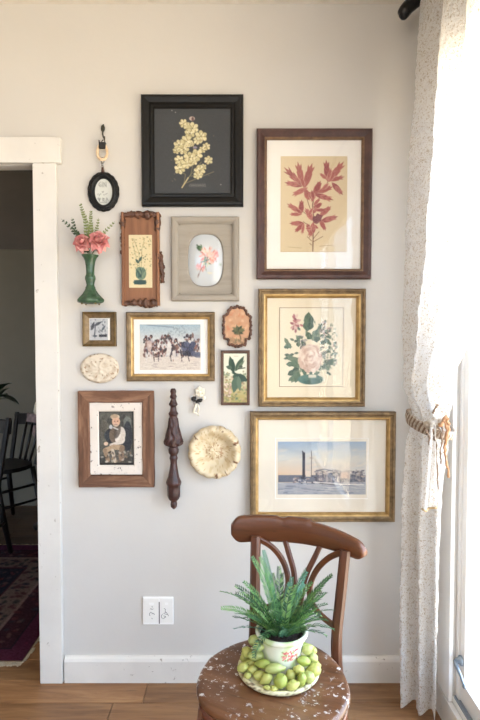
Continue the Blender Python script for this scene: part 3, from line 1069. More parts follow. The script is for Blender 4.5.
# ---- tiny gilt frame
cv = Canvas(90, 318.8, 108, 340, (196, 198, 202), seed=10).view(72, 305, 8.47)
for k in range(60):
    cv.ell(cv.r.uniform(155, 305), cv.r.uniform(120, 290), cv.r.uniform(3, 12), cv.r.uniform(3, 9), [(150, 154, 162), (92, 96, 106), (214, 214, 216)][k % 3], .7, k)
cv.leaf(165, 215, 190, 140, 26, (60, 64, 76)).leaf(190, 175, 255, 140, 24, (70, 76, 88)).rect(228, 250, 296, 270, (44, 48, 60)).line([(200, 170), (190, 260)], 8, (70, 76, 90)).ell(195, 262, 18, 9, (80, 86, 100)).leaf(250, 220, 285, 170, 18, (84, 94, 108))
framed('framed_picture', 'smallest square picture, dark gilt frame round a black and white sketch', (82.6, 311.8, 115.9, 346.4),
       [(0, 0), (0, -.018), (.003, -.021), (.007, -.020), (.010, -.017), (.011, -.006)], [M['gold_dark']], .021,
       mountmat=M['white_board'], cv=cv, artbox=(90, 318.8, 108, 340), glass=True, lip=[(0, -.006), (0, -.018), (.004, -.016), (.014, -.010), (.016, -.006)], lipmat=M['gold_dull'])

# ---- seated man in a reclaimed wood frame
cv = Canvas(100, 412.3, 132.6, 462.8, (84, 82, 76), seed=11).view(90, 395, 8.47)
for k in range(90):
    cv.ell(cv.r.uniform(85, 365), cv.r.uniform(150, 570), cv.r.uniform(14, 50), cv.r.uniform(14, 44), [(96, 96, 86), (62, 60, 58), (112, 110, 98), (52, 50, 52)][k % 4], .35, k)
cv.ell(318, 230, 34, 50, (136, 142, 132), .6).ell(320, 350, 38, 130, (48, 50, 58), .8).ell(120, 300, 40, 90, (118, 112, 96), .5)
cv.ell(175, 345, 46, 62, (46, 46, 52), .95).ell(150, 345, 30, 40, (60, 66, 72), .8)
cv.ell(225, 340, 62, 76, (112, 96, 82)).ell(262, 330, 40, 62, (206, 194, 182)).ell(255, 375, 42, 42, (222, 210, 198)).line([(285, 330), (255, 400), (180, 425)], 30, (210, 196, 182))
cv.ell(232, 310, 26, 60, (84, 74, 68), .8, .3).ell(215, 185, 38, 22, (204, 182, 152)).ell(222, 225, 34, 40, (214, 168, 138)).ell(208, 180, 30, 16, (176, 150, 120)).ell(220, 255, 20, 14, (190, 170, 150), .8)
cv.ell(210, 222, 5, 4, (90, 64, 52)).ell(236, 222, 5, 4, (90, 64, 52)).line([(222, 224), (220, 240)], 4, (184, 130, 104)).line([(212, 250), (232, 250)], 4, (150, 90, 80))
cv.ell(178, 270, 14, 18, (196, 196, 198), .9).line([(200, 275), (235, 290)], 12, (210, 206, 200), .8)
cv.ell(135, 412, 18, 16, (214, 182, 156)).line([(130, 470), (200, 440), (270, 445)], 44, (176, 148, 118)).line([(128, 470), (150, 550)], 36, (150, 124, 100)).line([(270, 450), (265, 540)], 44, (136, 112, 92)).line([(190, 470), (210, 560)], 30, (196, 178, 156))
for k in range(50):
    cv.ell(cv.r.uniform(100, 350), cv.r.uniform(480, 570), 14, 8, [(196, 186, 170), (66, 58, 52), (150, 124, 96), (104, 92, 84)][k % 4], .6, k)
cv.grain(6, 2)
RF = [(0, 0), (0, -.022), (.002, -.024), (.040, -.024), (.045, -.021), (.046, -.006)]
mn = framed('framed_picture', 'reclaimed wood frame with a speckled cream liner round a seated man in white sleeves', (78.6, 391, 154, 487),
       RF, [M['rustic_v'], M['rustic_h']], .024, cv=cv, artbox=(100, 412.3, 132.6, 462.8), mount_y=-.009, sub=7, jit=.0022, seed=3, mountmat=M['black_matte'], glass=False)
ax, az, aw, ah = rect_at(89.6, 402.6, 142.6, 474.4, -.015)
ax -= mn[0].location.x; az -= mn[0].location.z
l = MB().frame(aw, ah, [(0, -.006), (0, -.017), (.003, -.018), (.032, -.016), (.036, -.0102), (.036, -.006)])
l.v = [(x + ax, y, z + az) for x, y, z in l.v]
l.build('speckled_liner', M['linen'], mn[0])

# ---- grey frame with the porcelain dome
cx, cz, w, h = rect_at(171, 216.2, 239.2, 300.9, -.02)
t = thing('framed_porcelain', 'grey painted frame holding a domed porcelain plaque with coral flowers', 'framed plaque', (cx, 0, cz))
MB().frame(w, h, [(0, 0), (0, -.016), (.003, -.022), (.010, -.024), (.018, -.023), (.024, -.018), (.028, -.013), (.0285, -.004)], 3, .0006, 5).build('frame', [M['greywood_v'], M['greywood_h']], t)
ax, az, aw, ah = rect_at(187.6, 233.4, 223, 286.2, -.015)
ox, oz = ax - cx, az - cz
def stad(th, hw, hh, e=2.8):
    c, s_ = cos(th), sin(th)
    q = (abs(c) ** e + abs(s_) ** e) ** (-1 / e)
    return hw * q * c, hh * q * s_
S = 64
iw, ih = w / 2 - .026, h / 2 - .026
vs, fs = [], []
for k in range(S):
    th = 2 * PI * k / S
    q = min(iw / max(abs(cos(th)), 1e-6), ih / max(abs(sin(th)), 1e-6))
    vs.append((q * cos(th), -.010, q * sin(th)))
for yy, g in ((-.010, 1.05), (-.007, 1.0), (-.002, .99)):
    for k in range(S):
        x, z = stad(2 * PI * k / S, aw / 2 * g, ah / 2 * g)
        vs.append((x + ox, yy, z + oz))
for r in range(3):
    for k in range(S):
        k2 = (k + 1) % S
        fs.append((r * S + k, r * S + k2, (r + 1) * S + k2, (r + 1) * S + k))
MB().add(vs, fs).build('oval_mount', M['greywood_h'], t)
MB().box((-iw - .004, -.0015, -ih - .004), (iw + .004, -.0003, ih + .004)).build('backing_board', M['backing'], t)
cv = Canvas(187.6, 233.4, 223, 286.2, (196, 201, 206), res=4, seed=12).view(180, 225, 9.6)
cv.leaf(200, 250, 160, 185, 40, (52, 92, 62)).leaf(205, 245, 200, 180, 26, (80, 116, 84))
for k in range(80):
    a, q = cv.r.rand() * 2 * PI, cv.r.rand() ** .5
    cv.ell(275 + cos(a) * q * 82, 290 + sin(a) * q * 74, 17, 8, [(222, 138, 122), (232, 172, 154), (206, 108, 96), (238, 204, 186)][k % 4], .8, a)
for k in range(22):
    a, q = cv.r.rand() * 2 * PI, cv.r.rand() ** .5
    cv.ell(195 + cos(a) * q * 36, 405 + sin(a) * q * 36, 14, 7, [(226, 150, 130), (208, 112, 98)][k % 2], .8, a)
for k in range(26):
    a, q = cv.r.rand() * 2 * PI, cv.r.rand() ** .5
    cv.ell(250 + cos(a) * q * 46, 350 + sin(a) * q * 46, 11, 5, [(90, 126, 96), (206, 196, 140), (60, 96, 76)][k % 3], .85, a)
cv.line([(215, 400), (185, 450), (168, 510)], 5, (112, 80, 76)).line([(240, 350), (250, 440)], 5, (96, 120, 84)).line([(345, 350), (392, 375)], 5, (120, 140, 110))
cv.ell(285, 460, 24, 10, (232, 218, 176), .6)
smp = cv.sampler()
vs, cs = [], []
RN = 22
for r in range(RN + 1):
    g = r / RN
    for k in range(S):
        x, z = stad(2 * PI * k / S, aw / 2 * .985 * g, ah / 2 * .985 * g)
        dep = -.003 - .015 * (1 - g ** 3.2)
        vs.append((x + ox, dep, z + oz))
        cs.append(smp(.5 + x / aw, .5 - z / ah))
fs = []
for r in range(RN):
    for k in range(S):
        k2 = (k + 1) % S
        fs.append((r * S + k, r * S + k2, (r + 1) * S + k2, (r + 1) * S + k))
MB().add(vs, fs, 0, True, cs).build('porcelain_dome', M['paint_gloss'], t)

# ---- slim carved frame
cx, cz, w, h = rect_at(121.4, 212.3, 159.6, 305.6, -.014)
t = thing('carved_wall_panel', 'narrow brown carved wood panel with a small yellow print of a potted plant', 'wall panel', (cx, 0, cz))
MB().box((-w / 2 + .006, -.010, -h / 2 + .006), (w / 2 - .006, -.0005, h / 2 - .006)).build('panel', M['tray'], t)
cv = Canvas(128.9, 234.9, 152.2, 287.7, (220, 203, 160), seed=13).view(115, 205, 6.86)
cv.grain(3)
for k in range(70):
    cv.ell(cv.r.uniform(100, 250), cv.r.uniform(215, 430), cv.r.uniform(2, 6), cv.r.uniform(2, 5), [(120, 124, 90), (176, 144, 100), (90, 100, 84)][k % 3], .75, k)
for p in [[(170, 440), (165, 330), (130, 230)], [(180, 440), (185, 300), (205, 230)], [(160, 440), (140, 330), (120, 260)]]:
    cv.line(p, 3, (126, 128, 90), .7)
cv.leaf(165, 400, 140, 370, 18, (70, 92, 84)).leaf(165, 390, 185, 350, 18, (70, 92, 84)).leaf(175, 430, 150, 440, 18, (84, 108, 92))
cv.ell(178, 470, 36, 44, (112, 136, 116))
for k in range(26):
    cv.leaf(178 + cv.r.uniform(-30, 30), 500, 178 + cv.r.uniform(-42, 42), 420 + cv.r.uniform(0, 30), 10, [(72, 98, 92), (124, 146, 118), (50, 76, 80)][k % 3], .8)
cv.rect(130, 515, 212, 545, (74, 100, 94)).ell(170, 530, 44, 16, (58, 84, 84))
ax, az, aw, ah = rect_at(128.9, 234.9, 152.2, 287.7, -.011)
cv.sheet(aw, ah, -.0112, ax - cx, az - cz).build('print', M['art'], t)
rr = random.Random(8)
def carve(mb, p0, p1, r0, n, amp):
    p0, p1 = Vector(p0), Vector(p1)
    for k in range(n):
        p = p0.lerp(p1, (k + .5) / n)
        q = 1.12 * r0 * rr.uniform(1 - amp, 1 + amp)
        mb.ell((p.x + rr.uniform(-1, 1) * r0 * .25, -.011 - rr.uniform(0, .004), p.z + rr.uniform(-1, 1) * r0 * .3), (q, q * .8, q * rr.uniform(.8, 1.5)), 10, 6, lump=.6, seed=k * 3.1 + p0.x)
e = .0055
mb = MB()
mb.bar([(-w / 2 + e, -.011, -h / 2), (-w / 2 + e * 1.2, -.012, 0), (-w / 2 + e, -.011, h / 2)], .010, .02)
mb.build('border_strip', M['tray'], t)
mb = MB()
mb.bar([(w / 2 - e, -.011, -h / 2), (w / 2 - e, -.012, h / 2)], .010, .02)
mb.build('border_strip', M['tray'], t)
mb = MB()
mb.bar([(-w / 2 + .004, -.010, h / 2 - .012), (0, -.012, h / 2 - .008), (w / 2 - .004, -.010, h / 2 - .012)], .014, .018)
carve(mb, (-w / 2 + .006, 0, h / 2 - .009), (w / 2 - .006, 0, h / 2 - .007), .0095, 13, .35)
carve(mb, (-w / 2 + .006, 0, h / 2 - .06), (-w / 2 + .006, 0, h / 2 - .012), .008, 6, .3)
carve(mb, (w / 2 - .006, 0, h / 2 - .07), (w / 2 - .006, 0, h / 2 - .012), .009, 7, .3)
mb.build('carved_crest', M['carved'], t)
mb = MB()
mb.bar([(-w / 2 + .004, -.010, -h / 2 + .008), (w / 2 - .004, -.010, -h / 2 + .008)], .014, .018)
carve(mb, (-w / 2 + .01, 0, -h / 2 + .009), (w / 2 - .01, 0, -h / 2 + .009), .0085, 12, .35)
mb.build('carved_foot', M['carved'], t)
mb = MB()
carve(mb, (w / 2 - .002, 0, .02), (w / 2 + .008, 0, -.055), .0085, 9, .3)
carve(mb, (w / 2 + .004, 0, .03), (w / 2 + .012, 0, -.09), .006, 9, .3)
carve(mb, (-w / 2 + .004, 0, .02), (-w / 2 + .004, 0, .10), .006, 6, .3)
mb.build('carved_scroll', M['carved'], t)

# ---- scalloped plaque
cx, cz, w, h = rect_at(222, 304.5, 252.4, 348.6, -.012)
t = thing('scalloped_plaque', 'small scalloped wooden plaque with a green leaf on a peach ground', 'wall plaque', (cx, 0, cz))
def outl(g, n=96, wob=.0012):
    o = []
    for k in range(n):
        th = 2 * PI * k / n
        c, s_ = cos(th), sin(th)
        q = (abs(c) ** 3.2 + abs(s_) ** 3.2) ** (-1 / 3.2)
        lobe = 1 - .16 * max(0, cos(4 * th + PI)) ** 6 + .05 * max(0, cos(2 * th)) ** 12 * (1 if abs(s_) > .5 else 0)
        top = 1 + .06 * math.exp(-((th - PI / 2) / .25) ** 2) + .05 * math.exp(-((th - 1.5 * PI) / .25) ** 2)
        wb = 1 + .025 * sin(th * 17) + .02 * sin(th * 29 + 1)
        o.append((c * q * w / 2 * .97 * g * lobe * wb, s_ * q * h / 2 * .93 * g * lobe * top * wb))
    return o
MB().prism(outl(.93), -.010, -.0005).build('board', M['rim_brown'], t)
o = outl(.92)
mb = MB()
pts = [Vector((x, -.0105, z)) for x, z in o] + [Vector((o[0][0], -.0105, o[0][1]))]
mb.tube(pts, [.0052 + .0012 * sin(k * 1.9) for k in range(len(pts))], 8, caps=False)
mb.build('carved_rim', M['carved'], t)
cv = Canvas(222, 304.5, 252.4, 348.6, (200, 152, 118), res=4, seed=14).view(215, 298, 6.42)
for k in range(70):
    cv.ell(cv.r.uniform(60, 235), cv.r.uniform(50, 320), cv.r.uniform(5, 16), cv.r.uniform(4, 10), [(222, 172, 134), (196, 136, 98), (206, 118, 84), (228, 190, 156)][k % 4], .5, k)
for k in range(40):
    cv.ell(cv.r.uniform(90, 220), cv.r.uniform(252, 290), 10, 4, [(96, 92, 70), (160, 120, 88), (120, 112, 84)][k % 3], .7, .2 * k)
for a in range(9):
    th = a * .75
    cv.leaf(148, 215, 148 + 44 * cos(th), 205 + 34 * sin(th), 22, [(86, 94, 70), (64, 76, 60), (108, 108, 78)][a % 3], .95)
cv.line([(150, 210), (165, 260)], 5, (96, 80, 56))
smp = cv.sampler()
vs, cs, fs = [(0, -.0108, 0)], [smp(.5, .5)], []
n = 96
oo = outl(.84)
for r in range(1, 15):
    for x, z in oo:
        vs.append((x * r / 14, -.0108, z * r / 14)); cs.append(smp(.5 + x * r / 14 / w, .5 - z * r / 14 / h))
for k in range(n):
    fs.append((0, 1 + k, 1 + (k + 1) % n))
for r in range(13):
    for k in range(n):
        fs.append((1 + r * n + k, 1 + (r + 1) * n + k, 1 + (r + 1) * n + (k + 1) % n, 1 + r * n + (k + 1) % n))
MB().add(vs, fs, 0, False, cs).build('painted_leaf', M['art'], t)

# ---- hummingbird picture
cv = Canvas(223.6, 353.5, 247.4, 402.4, (216, 214, 188), seed=15).view(215, 298, 6.42)
def hb_(U, V):
    t = np.clip((V - 470) / 160, 0, 1)[..., None]
    return np.array((220, 220, 200.)) * (1 - t) + np.array((178, 162, 104.)) * t
cv.grad(hb_)
for k in range(110):
    cv.ell(cv.r.uniform(55, 215), cv.r.uniform(500, 670), cv.r.uniform(4, 13), cv.r.uniform(3, 9), [(160, 160, 100), (206, 180, 140), (120, 140, 96), (196, 156, 130), (140, 150, 120), (178, 130, 110)][k % 6], .6, k)
for k in range(60):
    cv.ell(cv.r.uniform(55, 215), cv.r.uniform(470, 670), cv.r.uniform(4, 11), cv.r.uniform(3, 8), [(98, 116, 84), (150, 136, 84), (118, 104, 76), (84, 104, 88)][k % 4], .55, k)
cv.leaf(120, 480, 95, 372, 40, (66, 88, 74)).leaf(110, 450, 70, 440, 26, (84, 104, 88)).leaf(130, 470, 186, 372, 34, (76, 96, 80)).leaf(140, 460, 190, 400, 18, (104, 122, 100))
cv.line([(112, 400), (120, 480), (150, 500)], 14, (58, 80, 70)).ell(155, 510, 42, 24, (70, 92, 78), 1, .2).leaf(130, 500, 212, 530, 48, (62, 84, 76)).leaf(140, 500, 120, 610, 50, (84, 108, 92)).leaf(150, 500, 160, 600, 30, (98, 120, 102))
cv.line([(150, 455), (192, 448)], 6, (64, 74, 66)).ell(165, 440, 12, 9, (80, 92, 80))
for k in range(24):
    cv.ell(85 + cv.r.uniform(-25, 20), 590 + cv.r.uniform(-40, 40), 9, 5, [(206, 170, 156), (226, 206, 190), (150, 128, 110)][k % 3], .85, k)
cv.rect(120, 372, 150, 376, (180, 150, 130), .6)
framed('framed_picture', 'small upright brown framed hummingbird picture below the scalloped plaque', (221, 350.3, 249.8, 405.2),
       [(0, 0), (0, -.013), (.001, -.014), (.009, -.014), (.0105, -.012), (.011, -.004)], [M['rim_brown']], .014, cv=cv, artbox=(223.6, 353.5, 247.4, 402.4),
       mount_y=-.009, mountmat=M['black_matte'], glass=False)

# ---- oval cream plaque
cx, cz, w, h = rect_at(80, 353.4, 118.9, 383.2, -.014)
t = thing('oval_plaque', 'oval cream distressed plaster plaque with faint raised ornament', 'wall plaque', (cx, 0, cz))
def oval(mb, W_, H_, prof, seg=64, relief=0, col=None):
    vs, fs, cs = [], [], []
    for i, (g, y) in enumerate(prof):
        for k in range(seg):
            th = 2 * PI * k / seg
            x, z = W_ / 2 * g * cos(th), H_ / 2 * g * sin(th)
            yy = y
            if relief and g < .95:
                yy -= relief * max(0, mnoise.noise(Vector((x * 90, z * 90, 3))) + .1)
            vs.append((x, yy, z))
            if col:
                cs.append(col(x, z, g))
    for i in range(len(prof) - 1):
        for k in range(seg):
            k2 = (k + 1) % seg
            fs.append((i * seg + k, i * seg + k2, (i + 1) * seg + k2, (i + 1) * seg + k))
    return mb.add(vs, fs, 0, True, cs if col else None)
def plc(x, z, g):
    n1 = mnoise.noise(Vector((x * 120, z * 120, 9)))
    n2 = mnoise.noise(Vector((x * 40, z * 40, 5)))
    c = (206, 194, 176) if n2 > -.1 else (192, 176, 156)
    if n1 > .42 and g > .45 or (g > .9 and n1 > .25):
        c = (150, 122, 96)
    return lin(c)
prof = [(.97, -.001), (1.0, -.006), (.995, -.010), (.96, -.014), (.90, -.016)] + [(g, -.0165 - .003 * (1 - g)) for g in (.86, .82, .76, .7, .64, .58, .52, .46, .4, .34, .28, .22, .16, .1, .05, .0)]
oval(MB(), w, h, prof, 72, .0045, plc).build('plaque_body', M['paint_satin'], t)

# ---- cream fluted dish
cx, cz, w, h = rect_at(188.8, 424, 240.3, 479.4, -.02)
R_ = (w + h) / 4
t = thing('fluted_dish', 'round cream pottery dish with a fluted rim and a carved centre, hung on the wall', 'dish', (cx, 0, cz))
slots = [(.42, .10), (-.42, .07), (-1.48, .09), (2.45, .06), (1.2, .04), (-1.05, .05)]
def dmod(th, i, r, hh):
    f = abs(sin(th * 8 + .6)) ** .6
    q = r / R_
    if q > .55:
        r = r * (1 - .045 * (1 - f) * (q - .5) * 2)
        hh = hh - .003 * (1 - f) * (q > .7)
    if q < .5 and q > .05:
        hh += .0025 * max(0, sin(th * 5) * sin(q * 20))
    return r, hh
def dcol(th, i, r, hh):
    q = r / R_
    p = Vector((cos(th) * q * 5, sin(th) * q * 5, 2))
    c = (208, 192, 162)
    if mnoise.noise(p) > .2:
        c = (196, 176, 142)
    if mnoise.noise(p * 4.3) > .44:
        c = (176, 148, 110)
    if .17 < q < .31 and mnoise.noise(p * 3 + Vector((7, 1, 0))) > .12:
        c = (166, 134, 100)
    for a, wd in slots:
        d = (th - a + PI) % (2 * PI) - PI
        if abs(d) < wd * .6 * (1.2 - abs(q - .86) * 6) and .76 < q < .97 and i > 2:
            c = (112, 78, 54)
    return lin(c)
prof = [(.74, .001), (.88, .006), (.96, .014), (1.0, .024), (.995, .032), (.965, .040), (.92, .046), (.86, .049), (.80, .048), (.74, .043), (.68, .034), (.63, .024), (.59, .016), (.55, .011), (.50, .009), (.45, .009),
        (.40, .009), (.36, .011), (.32, .014), (.29, .0155), (.26, .015), (.22, .014), (.17, .0155), (.12, .015), (.06, .0165), (0, .0165)]
prof = [((r if r > .74 else max(0, .74 - (.74 - r) * 1.28)), hh) for r, hh in prof]
prof = [p for i_, p in enumerate(prof) if p[0] > 0 or i_ == len(prof) - 1 or prof[i_ - 1][0] > 0][:26]
MB().lathe([(r * R_, hh) for r, hh in prof], 144, axis='y', mod=dmod, col=dcol).build('dish_body', M['paint_satin'], t)

# ---- turned wooden baluster
Lp = [(388.4, 2), (391, 3.2), (394, 2.4), (396.5, 3.6), (399, 2.6), (402, 3.4), (404.5, 4.6), (406.5, 2.8), (411, 3.4), (413.5, 5), (416, 3.8), (419, 4.2), (428, 5.4), (436, 7.4), (441.5, 8.8),
      (445, 8.2), (446.8, 4.2), (449.5, 5.2), (452.5, 5), (455, 3.4), (458, 4.2), (460.5, 3.4), (463.5, 3.2), (470, 4.2), (477, 5.6), (482, 7.6), (484.2, 7.2), (486, 6.4), (496, 6.3), (499, 5), (501, 2.8),
      (503.5, 3.4), (506.5, 3.2), (509, .8)]
top = at(173, 388.4, -.035).z
zs = [at(173, p, -.035).z for p, r in Lp]
cxx = at(173.6, 450, -.035).x
bt = thing('turned_baluster', 'dark brown carved and turned wooden baluster hung upright on the wall', 'wall ornament', (cxx, 0, zs[-1]))
prf = []
for i in range(len(Lp) - 1):                       # densify
    for k in range(4):
        f = k / 4
        prf.append(((Lp[i][1] * (1 - f) + Lp[i + 1][1] * f) * PXM * .985, zs[i] * (1 - f) + zs[i + 1] * f, Lp[i][0] * (1 - f) + Lp[i + 1][0] * f))
prf.append((Lp[-1][1] * PXM, zs[-1], Lp[-1][0]))
def bmod(th, i, r, hh):
    p = prf[i][2]
    if 418 < p < 445:
        r *= 1 + .15 * sin(th * 8 + sin(p * .5) * 1.8)
    elif 463 < p < 484:
        r *= 1 + .03 * cos(th * 8)
    elif 484 < p < 498:
        a = (th % (PI / 4)) - PI / 8
        r *= cos(PI / 8) / cos(a) * 1.02
    return r
MB().lathe([(r, z - zs[-1]) for r, z, p in prf], 48, center=(0, -.036, 0), mod=bmod).build('turned_shaft', M['baluster'], bt)
MB().box((-.004, -.03, zs[12] - zs[-1]), (.004, -.0005, zs[12] - zs[-1] + .008)).build('hanger', M['iron'], bt)

# ---- small white flower with black ribbon
c0 = at(199.5, 400, -.015)
t = thing('porcelain_flower', 'small white porcelain flower with a black ribbon bow and pale dangling stem', 'wall ornament', (c0.x, 0, c0.z))
P = lambda u, v, y=-.012: (at(155 + u / 5.33, 380 + v / 5.33, y).x - c0.x, y, at(155 + u / 5.33, 380 + v / 5.33, y).z - c0.z)
mb = MB()
for k in range(6):
    a = k * PI / 3 + .3
    q = P(240 + 17 * cos(a), 64 + 17 * sin(a), -.013)
    mb.ell(q, (.0085, .004, .0085), 12, 8, lump=.5, seed=k)
mb.ell(P(240, 66, -.018), (.007, .005, .007), 12, 8, lump=.5)
mb.ell(P(262, 95, -.012), (.006, .004, .007), 10, 6)
WH = simple('cream_porcelain', (236, 230, 214), (216, 206, 184), .3, scale=60)
mb.build('blossom', WH, t)
mb = MB()
mb.tube([P(222, 125), P(212, 150, -.014), P(205, 172), P(222, 178, -.014), P(234, 190)], [.0045, .005, .004, .003, .0022], 8)
mb.tube([P(225, 130), P(236, 150), P(228, 172)], [.003, .003, .0025], 8)
mb.build('stem', WH, t)
mb = MB()
mb.ell(P(208, 100, -.019), (.0105, .005, .0095), 12, 8, lump=.5)
mb.ell(P(240, 108, -.019), (.0125, .005, .0065), 12, 8, lump=.5)
mb.ell(P(224, 116, -.021), (.0075, .005, .0065), 10, 6)
mb.tube([P(225, 112, -.019), P(238, 130, -.016)], [.003, .0015], 6)
mb.build('ribbon_bow', M['black_matte'], t)

# ---- light switch style cover plates with inked scribbles
cx, cz, w, h = rect_at(143, 597, 173.4, 624.3, -.004)
t = thing('outlet_cover', 'white square cover plate with two panels and small dark scribbled marks', 'outlet cover', (cx, 0, cz))
MB().box((-w / 2, -.006, -h / 2), (w / 2, 0, h / 2), 0, .0015).build('plate', M['trim_clean'], t)
P = lambda u, v, y: (at(140 + u / 12.63, 592 + v / 12.63, -.006).x - cx, y, at(140 + u / 12.63, 592 + v / 12.63, -.006).z - cz)
PL = simple('switch_plastic', (238, 236, 232), (232, 230, 226), .4, scale=20, bmp=.02)
for u0, u1 in ((52, 236), (252, 415)):
    a, b_ = P(u0, 385, 0), P(u1, 80, 0)
    o = MB().box((a[0], -.0075, a[2]), (b_[0], -.0055, b_[2]), 0, .0006).build('panel', PL, t)
    c_, d_ = P(u0 + 65, 160, 0), P(u1 - 60, 132, 0)
    MB().box((c_[0], -.0079, c_[2]), (d_[0], -.0074, d_[2])).build('raised_slot', M['trim_clean'], o)
INK = simple('dark_ink', (52, 48, 56), rough=.7, bmp=0)
mb = MB()
y = -.0079
for qi, pts in enumerate([[(150, 178), (160, 190)], [(128, 215), (140, 205), (152, 220), (168, 208)], [(118, 285), (125, 265), (140, 250), (155, 262), (150, 278), (165, 262), (182, 275), (178, 288)], [(148, 325), (158, 338)], [(120, 290), (130, 296)],
            [(305, 205), (322, 215), (318, 245), (340, 262), (362, 300)], [(285, 275), (272, 295), (275, 325), (300, 332), (315, 318), (312, 298), (296, 300)], [(330, 250), (300, 268), (345, 285)], [(325, 320), (322, 300)]]):
    if qi == 5:
        mb.build('scribble', INK, t)
        mb = MB()
    mb.tube([P(u, v, y) for u, v in pts], .00085, 6)
mb.build('scribble', INK, t)
mb = MB()
a, b_ = P(238, 400, 0), P(250, 125, 0)
mb.box((a[0], -.0066, a[2]), (b_[0], -.0058, b_[2]))
mb.build('seam', simple('grey_seam', (120, 114, 116), rough=.8, bmp=0), t)

# ---- hook, ring and little black oval frame
hk = at(103.5, 135, -.02)
t = thing('wall_hook', 'small dark metal hook near the top of the wall holding the hanging oval frame', 'hook', (hk.x, 0, hk.z))
P = lambda u, v, y: Vector((at(90 + u / 13.1, 120 + v / 13.1, y).x, y, at(90 + u / 13.1, 120 + v / 13.1, y).z))
rel = lambda p, o: (p[0] - o[0], p[1], p[2] - o[2])
hl = (hk.x, 0, hk.z)
mb = MB()
mb.tube([rel(P(175, 60, -.006), hl), rel(P(170, 90, -.014), hl), rel(P(168, 140, -.016), hl), rel(P(165, 200, -.012), hl)], [.003, .0055, .0035, .002], 8)
mb.tube([rel(P(165, 190, -.010), hl), rel(P(175, 225, -.02), hl), rel(P(190, 250, -.03), hl), rel(P(190, 215, -.038), hl)], [.003, .003, .0028, .0025], 8)
mb.ell(rel(P(168, 110, -.004), hl), (.008, .004, .014), 10, 8)
mb.build('hook_arm', simple('tarnished_metal', (74, 74, 62), (44, 44, 38), .4, .6, scale=60), t)

oc = P(175, 640, -.02)
cx, cz, w, h = rect_at(87.2, 171.3, 119.2, 211.6, -.012)
t = thing('hanging_oval_frame', 'small black oval ornamental frame with a white lettered card, hung by a cream ring', 'picture frame', (cx, 0, cz))
def scal(W_, H_, prof, seg, name, mat, lob=18, amp=.03):
    vs, fs = [], []
    for i, (g, y) in enumerate(prof):
        for k in range(seg):
            th = 2 * PI * k / seg
            q = g * (1 + (amp * abs(sin(th * lob / 2)) if g > .8 else 0))
            vs.append((W_ / 2 * q * cos(th), y, H_ / 2 * (q + .10 * max(0, min(1, (.94 - g) / .38))) * sin(th)))
    n = len(prof)
    for i in range(n):
        i2 = (i + 1) % n
        for k in range(seg):
            k2 = (k + 1) % seg
            fs.append((i * seg + k, i * seg + k2, i2 * seg + k2, i2 * seg + k))
    return MB().add(vs, fs, 0, True)
f = scal(w, h, [(.94, -.001), (.975, -.007), (.96, -.013), (.90, -.016), (.84, -.014), (.78, -.018), (.70, -.019), (.62, -.015), (.56, -.009), (.54, -.002)], 108, 'frame', None)
for k in range(30):
    th = 2 * PI * k / 30
    f.ell((w / 2 * .90 * cos(th), -.015, h / 2 * .90 * sin(th)), (.0042, .003, .0042), 8, 6)
f.build('frame', M['black'], t)
cv = Canvas(94, 177, 112, 206, (214, 216, 210), res=7, seed=16).view(86, 165, 13.3)
ik = (92, 92, 94)
def strokes(S_, w_=6, c=ik):
    for p in S_:
        cv.line(p, w_, c, .9)
# reads GIN & BAR style hand lettering, as faint as on the card
strokes([[(192, 225), (175, 228), (168, 255), (178, 282), (195, 280), (195, 258), (184, 258)], [(213, 225), (213, 285)], [(232, 285), (232, 228), (262, 285), (262, 228)]])
strokes([[(208, 345), (218, 360), (228, 345)], [(150, 385), (195, 378)], [(225, 390), (240, 390)], [(250, 382), (275, 372)], [(160, 400), (175, 398)]], 5)
strokes([[(160, 430), (168, 470), (180, 432)], [(150, 440), (188, 440)], [(215, 475), (215, 432), (240, 440), (218, 455), (244, 474)], [(258, 475), (268, 430), (285, 475)], [(180, 490), (270, 486)]])
S = 48
smp = cv.sampler()
vs, cs, fs = [], [], []
aw, ah = w * .54, h * .65
for r in range(19):
    for k in range(S):
        x, z = aw / 2 * r / 18 * cos(2 * PI * k / S), ah / 2 * r / 18 * sin(2 * PI * k / S)
        px_, pz_ = 103.2 + x / PXM, 191.5 - z / PXM
        vs.append((x, -.006, z)); cs.append(smp((px_ - 94) / 18, (pz_ - 177) / 29))
for r in range(18):
    for k in range(S):
        fs.append((r * S + k, r * S + (k + 1) % S, (r + 1) * S + (k + 1) % S, (r + 1) * S + k))
MB().add(vs, fs, 0, False, cs).build('lettered_card', M['art'], t)
MB().prism([(aw / 2 * 1.05 * cos(2 * PI * k / 40), ah / 2 * 1.05 * sin(2 * PI * k / 40)) for k in range(40)], -.005, -.0008).build('backing_board', M['backing'], t)
tl = (cx, 0, cz)
mb = MB()
ring = []
for k in range(25):
    th = 2 * PI * k / 24
    c_ = P(160, 415, -.026)
    ring.append((c_.x - cx + .0185 * cos(th) * (1 - .12 * sin(th)), -.026, c_.z - cz + .030 * sin(th)))
mb.tube(ring, [.0048 + .0008 * sin(k * 2.1) for k in range(25)], 8, caps=False)
for k in range(24):
    mb.ell(ring[k], (.0055, .0055, .0055), 8, 6, lump=.4, seed=k)
mb.build('cream_ring', simple('cream_shell', (232, 208, 174), (206, 172, 134), .4, scale=60), t)
mb = MB()
a = rel(P(115, 370, -.03), tl); b_ = rel(P(205, 290, -.03), tl)
mb.box((a[0], -.034, a[2]), (b_[0], -.019, b_[2]), 0, .002)
mb.tube([rel(P(120, 290, -.026), tl), rel(P(118, 262, -.026), tl)], [.0025, .0015], 6)
mb.tube([rel(P(150, 292, -.028), tl), rel(P(165, 262, -.03), tl), rel(P(190, 262, -.03), tl), rel(P(195, 292, -.028), tl)], .0018, 6)
mb.build('black_clasp', M['black_matte'], t)
mb = MB()
